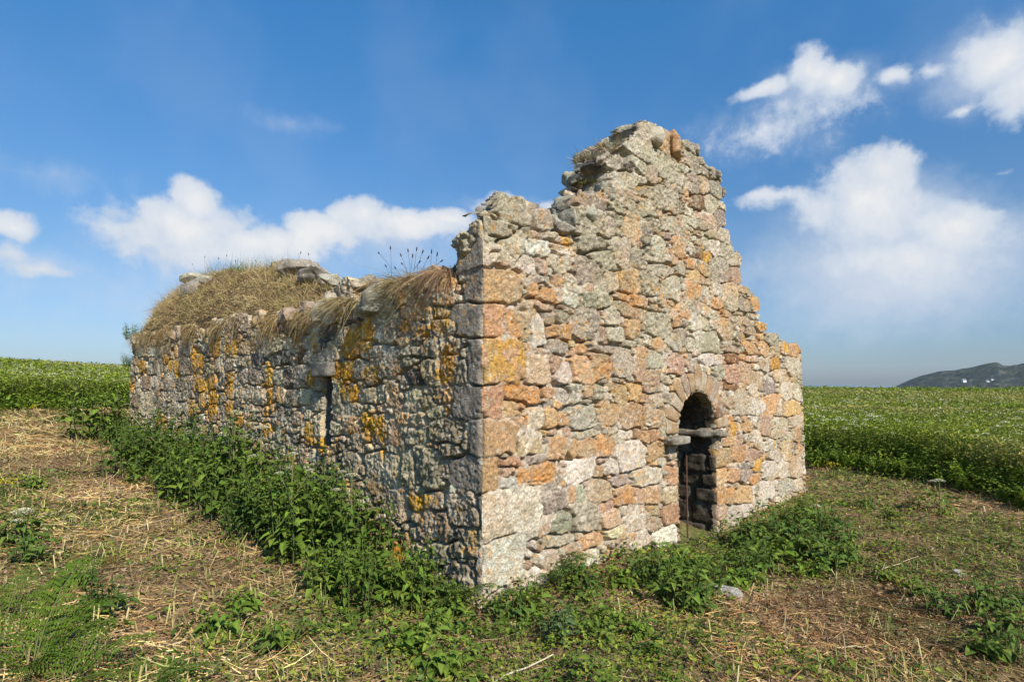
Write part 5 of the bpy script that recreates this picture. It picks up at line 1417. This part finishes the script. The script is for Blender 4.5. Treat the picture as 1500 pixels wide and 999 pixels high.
def fern(name, loc, fr, col, label, cat):
    lf, st = MB(), MB()
    for ph, L_, lift in fr: frond(lf, st, np.zeros(3), ph, L_ * (.98 if name == 'bracken' else 1), lift * (1.25 if name == 'bracken' else 1), np.asarray(col) * (.66 if name == 'bracken' else 1), g)
    o = proto(name, lf, st); o.location = tuple(loc); return tag(o, label, cat)
fern('bracken', at(45, 985) - [0, 0, .03], [(1.9, .50, 1.5), (1.2, .42, 1.3), (.3, .46, 1.0), (2.7, .45, 1.1), (-.4, .40, .8), (3.6, .4, .8), (1.5, .55, 1.7), (-1.0, .38, .7), (.9, .5, 1.1)], (.095, .165, .022), 'bright green bracken plant in the bottom left corner', 'bracken')
fern('bracken', at(95, 1010) - [0, 0, .03], [(.5, .46, .9), (1.6, .42, 1.1), (2.4, .40, .9), (-.2, .42, .6)], (.10, .17, .025), 'lower bracken plant right of the corner bracken', 'bracken')
fern('bracken', at(5, 915) - [0, 0, .03], [(.8, .40, 1.0), (1.8, .42, 1.3), (2.6, .4, 1.0), (.2, .38, .8)], (.085, .145, .022), 'bracken plant at the left edge above the corner bracken', 'bracken')
fern('bracken', at(215, 1002) - [0, 0, .03], [(.1, .42, .5), (.9, .30, .6), (2.6, .3, .6)], (.10, .175, .028), 'arching bracken frond at the bottom edge left of centre', 'bracken')
fern('fern', side_pt(.12, .16), [(-.9, .34, 1.6), (.2, .36, 1.3), (-1.9, .36, 1.2), (2.6, .34, 1.4), (-1.4, .4, 1.7), (-.3, .3, 1.0)], (.060, .095, .028), 'dark fern growing at the foot of the corner', 'fern')
fpos = C + EF * .75 - EL * .16; fpos[2] = float(gz(fpos[0], fpos[1]))
fern('fern', fpos, [(-.5, .40, 1.9), (-1.6, .36, 1.5), (.6, .38, 1.5), (-1.1, .44, 2.0), (-2.2, .34, 1.3)], (.085, .135, .050), 'pale green fern against the white base stone of the gable wall', 'fern')

# ---- hogweed with white flower heads
def hogweed(loc, h, nhead, label, hr=.075, leafy=True, lean=(0, 0)):
    e_ = empty('hogweed', tuple(loc)); st = MB(); tips = []
    main = np.array([[0, 0, 0], [lean[0] * .4, lean[1] * .4, h * .5], [lean[0], lean[1], h]])
    tube(st, main, [.012, .009, .006], (.20, .21, .08), 5); tips.append(main[2])
    for i in range(nhead - 1):
        f = g.uniform(.45, .75); b = main[0] * (1 - f) + main[2] * f; a = g.uniform(0, 6.28); L_ = h * g.uniform(.25, .42)
        tp = b + np.array([math.cos(a) * .5, math.sin(a) * .5, .85]) * L_
        tube(st, [b, (b + tp) / 2 + [0, 0, .01], tp], [.006, .005, .004], (.20, .21, .08), 4); tips.append(tp)
    st.build('stem', M_GRASS, e_)
    if leafy:
        lf = MB(); n = 46
        aa = g.uniform(0, 6.28, n); q = g.uniform(.1, .75, n)
        B = main[2][None] * q[:, None] + np.stack([np.cos(aa), np.sin(aa), np.zeros(n)], 1) * g.uniform(.02, .20, n)[:, None]
        add_leaves(lf, B, np.stack([np.cos(aa), np.sin(aa), g.normal(.1, .3, n)], 1), g.uniform(.08, .15, n), g.uniform(.04, .08, n), cvar((.085, .135, .03), n, .25, .05, g), droop=.4, g=g)
        lf.build('leaves', M_LEAF, e_)
    for i, tp in enumerate(tips):
        mb = MB(); R = hr * (1 if i == 0 else g.uniform(.6, .85)); m = 26
        for k in range(m):
            rad = R * math.sqrt((k + .5) / m); a = k * 2.4
            c_ = tp + np.array([math.cos(a) * rad, math.sin(a) * rad, R * .45 - rad ** 2 / R * .35])
            tube(mb, [tp, c_ - [0, 0, .006]], [.0015, .0012], (.25, .28, .12), 3)
            nn = 9; aa = g.uniform(0, 6.28, nn); D = np.stack([np.cos(aa), np.sin(aa), g.uniform(-.1, .5, nn)], 1)
            add_leaves(mb, np.tile(c_, (nn, 1)) + D * R * .03, D, R * .13, R * .13, cvar((.54, .56, .56), nn, .1, .02, g), simple=True, g=g)
        mb.build('flower_head', M_PETAL, e_)
    return tag(e_, label, 'hogweed')
hogweed(at(30, 800), .30, 3, 'hogweed with one broad cream flower head at the left edge of the straw', .085)
hogweed(side_pt(2.0, .70), .95, 3, 'tall hogweed stem with small white heads rising right of the slit window', .06)
hogweed(side_pt(1.35, .42), .82, 3, 'hogweed with pale heads against the mossy stones near the corner', .065)
hogweed(side_pt(4.3, .45), 1.15, 4, 'white flowered hogweed in the middle of the nettle bank', .09)
hogweed(side_pt(3.3, .50), 1.08, 3, 'white flowered hogweed below the slit window', .085)
hogweed(at(172, 640), .85, 2, 'hogweed with two small heads past the far end of the side wall', .07)
hogweed(at(1378, 752), .45, 2, 'low white hogweed at the edge of the field on the right', .08)
hogweed(at(1195, 765), .22, 2, 'short hogweed with one white head right of the gable wall', .06)

def ragwort(loc, h, label):
    lf, st = herb_mesh(g, 4, h, .06, .06, .025, (.10, .14, .03), .3, 6)
    o = proto('ragwort', lf, st); o.location = tuple(loc)
    mb = MB(); n = 24
    P = np.stack([g.normal(0, .05, n), g.normal(0, .05, n), h * g.uniform(.8, 1.08, n)], 1)
    for q in range(3): add_leaves(mb, P, g.normal(0, 1, (n, 3)), .026, .022, cvar((.36, .33, .03), n, .15, .03, g), simple=True, g=g)
    mb.build('flower_head', M_PETAL, o)
    return tag(o, label, 'ragwort')
ragwort(at(1222, 702), .30, 'yellow ragwort at the foot of the field right of the gable wall')
ragwort(at(3, 728), .20, 'yellow ragwort at the left edge of the straw')
ragwort(at(46, 612), .35, 'yellow ragwort before the bracken slope on the left')

# green weeds sprouting from the far end of the side wall
for px, py, s, lb in [(196, 492, 1.15, 'bright green weed sprouting from the far top corner of the side wall'), (190, 532, 1.0, 'dark green weed growing out of the far end of the side wall')]:
    lf, st = herb_mesh(g, 16, .34, .16, .07, .03, (.10, .17, .025), .5, 9)
    o = proto('wall_weed', lf, st); P = lpt(px, py, .05) + EL * .05; o.location = tuple(P - UP * .10); o.scale = (s, s, s); tag(o, lb, 'weed')
# sea thrift on the gable ledge
lf, st = herb_mesh(g, 8, .14, .07, .03, .012, (.10, .13, .05), .3, 5)
o = proto('thrift', lf, st); o.location = tuple(fpt(835, 302, .6)); mb = MB()
n = 26; P = np.stack([g.normal(0, .06, n), g.normal(0, .06, n), g.uniform(.10, .17, n)], 1)
for q in range(2): add_leaves(mb, P, g.normal(0, 1, (n, 3)), .024, .02, cvar((.22, .06, .19), n, .2), simple=True, g=g)
mb.build('flower_head', M_PETAL, o); tag(o, 'small magenta flowered plant on the left edge of the gable', 'thrift')

# ------------------------------------------------------------------ single things on the ground
def ground_stone(px, py, half, rz, col, label):
    P = at(px, py); W, Q, c = block([0, 0, half[2] * .35], rot3(.08, .1, rz), half, 3.2, .02, px, 0, CGf, col, .6)
    o = mobj('stone', W, [Q], c, M_STONE); o.location = tuple(P); tag(o, label, 'stone')
ground_stone(1066, 872, (.13, .05, .055), -.5, (.38, .36, .32), 'pale half buried stone among the weeds before the doorway')
ground_stone(1405, 842, (.05, .04, .03), .3, (.5, .48, .44), 'small pale pebble in the straw on the right')

def stalk(p0, p1, r0, label, col=(.50, .41, .24), sag=.0):
    P0, P1 = np.array(p0), np.array(p1); m = (P0 + P1) / 2 + [0, 0, sag]
    mb = MB(); t = np.linspace(0, 1, 7)[:, None]
    pts = P0 * (1 - t) ** 2 + 2 * m * t * (1 - t) + P1 * t * t - P0
    pts = pts + rng.normal(0, .004, pts.shape)
    tube(mb, pts, np.linspace(r0, r0 * .6, 7), col, 6); o = mb.build('dry_stalk', M_STRAW, None, True); o.location = tuple(P0)
    tag(o, label, 'stalk')
def g2(px, py, h=.03): return at(px, py) + [0, 0, h]
stalk(g2(722, 1004, .02), g2(810, 970, .05), .008, 'thick pale cut stalk lying at the bottom edge, centre', (.55, .49, .33))
stalk(g2(380, 908), g2(455, 962), .005, 'thin straight straw lying right of the corner bracken')
stalk(g2(195, 778), g2(280, 756, .06), .005, 'long tan straw lying across the cut ground on the left')
stalk(g2(565, 905, .02), g2(605, 870, .10), .006, 'leaning tan stalk at the foot of the nettle bank', (.48, .40, .2))
def stem_px(pb, pt, r0, label, col=(.44, .38, .22), sag=.03):
    b_ = at(*pb); d_ = ray(*pt); t_ = EYEP + d_ * (b_[1] / d_[1]); stalk(b_, t_, r0, label, col, sag)
stem_px((272, 698), (183, 598), .0045, 'long thin dead stalk leaning over the far end of the nettle bank')
stem_px((505, 770), (452, 716), .004, 'thin dead stalk slanting out of the nettle bank below the slit window')
stem_px((476, 760), (486, 655), .004, 'thin curved pale stem rising from the nettle bank below the slit window', (.36, .36, .16), .05)
stalk(g2(1290, 838), g2(1345, 822, .05), .005, 'pale straw lying in the cut ground on the right')
stalk(g2(1225, 955), g2(1270, 952), .006, 'short pale straw lying at the lower right')

# rusty bar standing in the doorway
mb = MB(); b0 = fpt(1006, 720, .16); zb = float(gz(b0[0], b0[1]))
tube(mb, [[0, 0, 0], [0, 0, .5], [.004, 0, 1.06]], [.011, .011, .011], (.11, .05, .035), 6)
o = mb.build('iron_bar', M_RUST, None, True); o.location = (b0[0], b0[1], zb - .03); tag(o, 'thin rusty iron bar standing upright inside the doorway', 'iron bar')
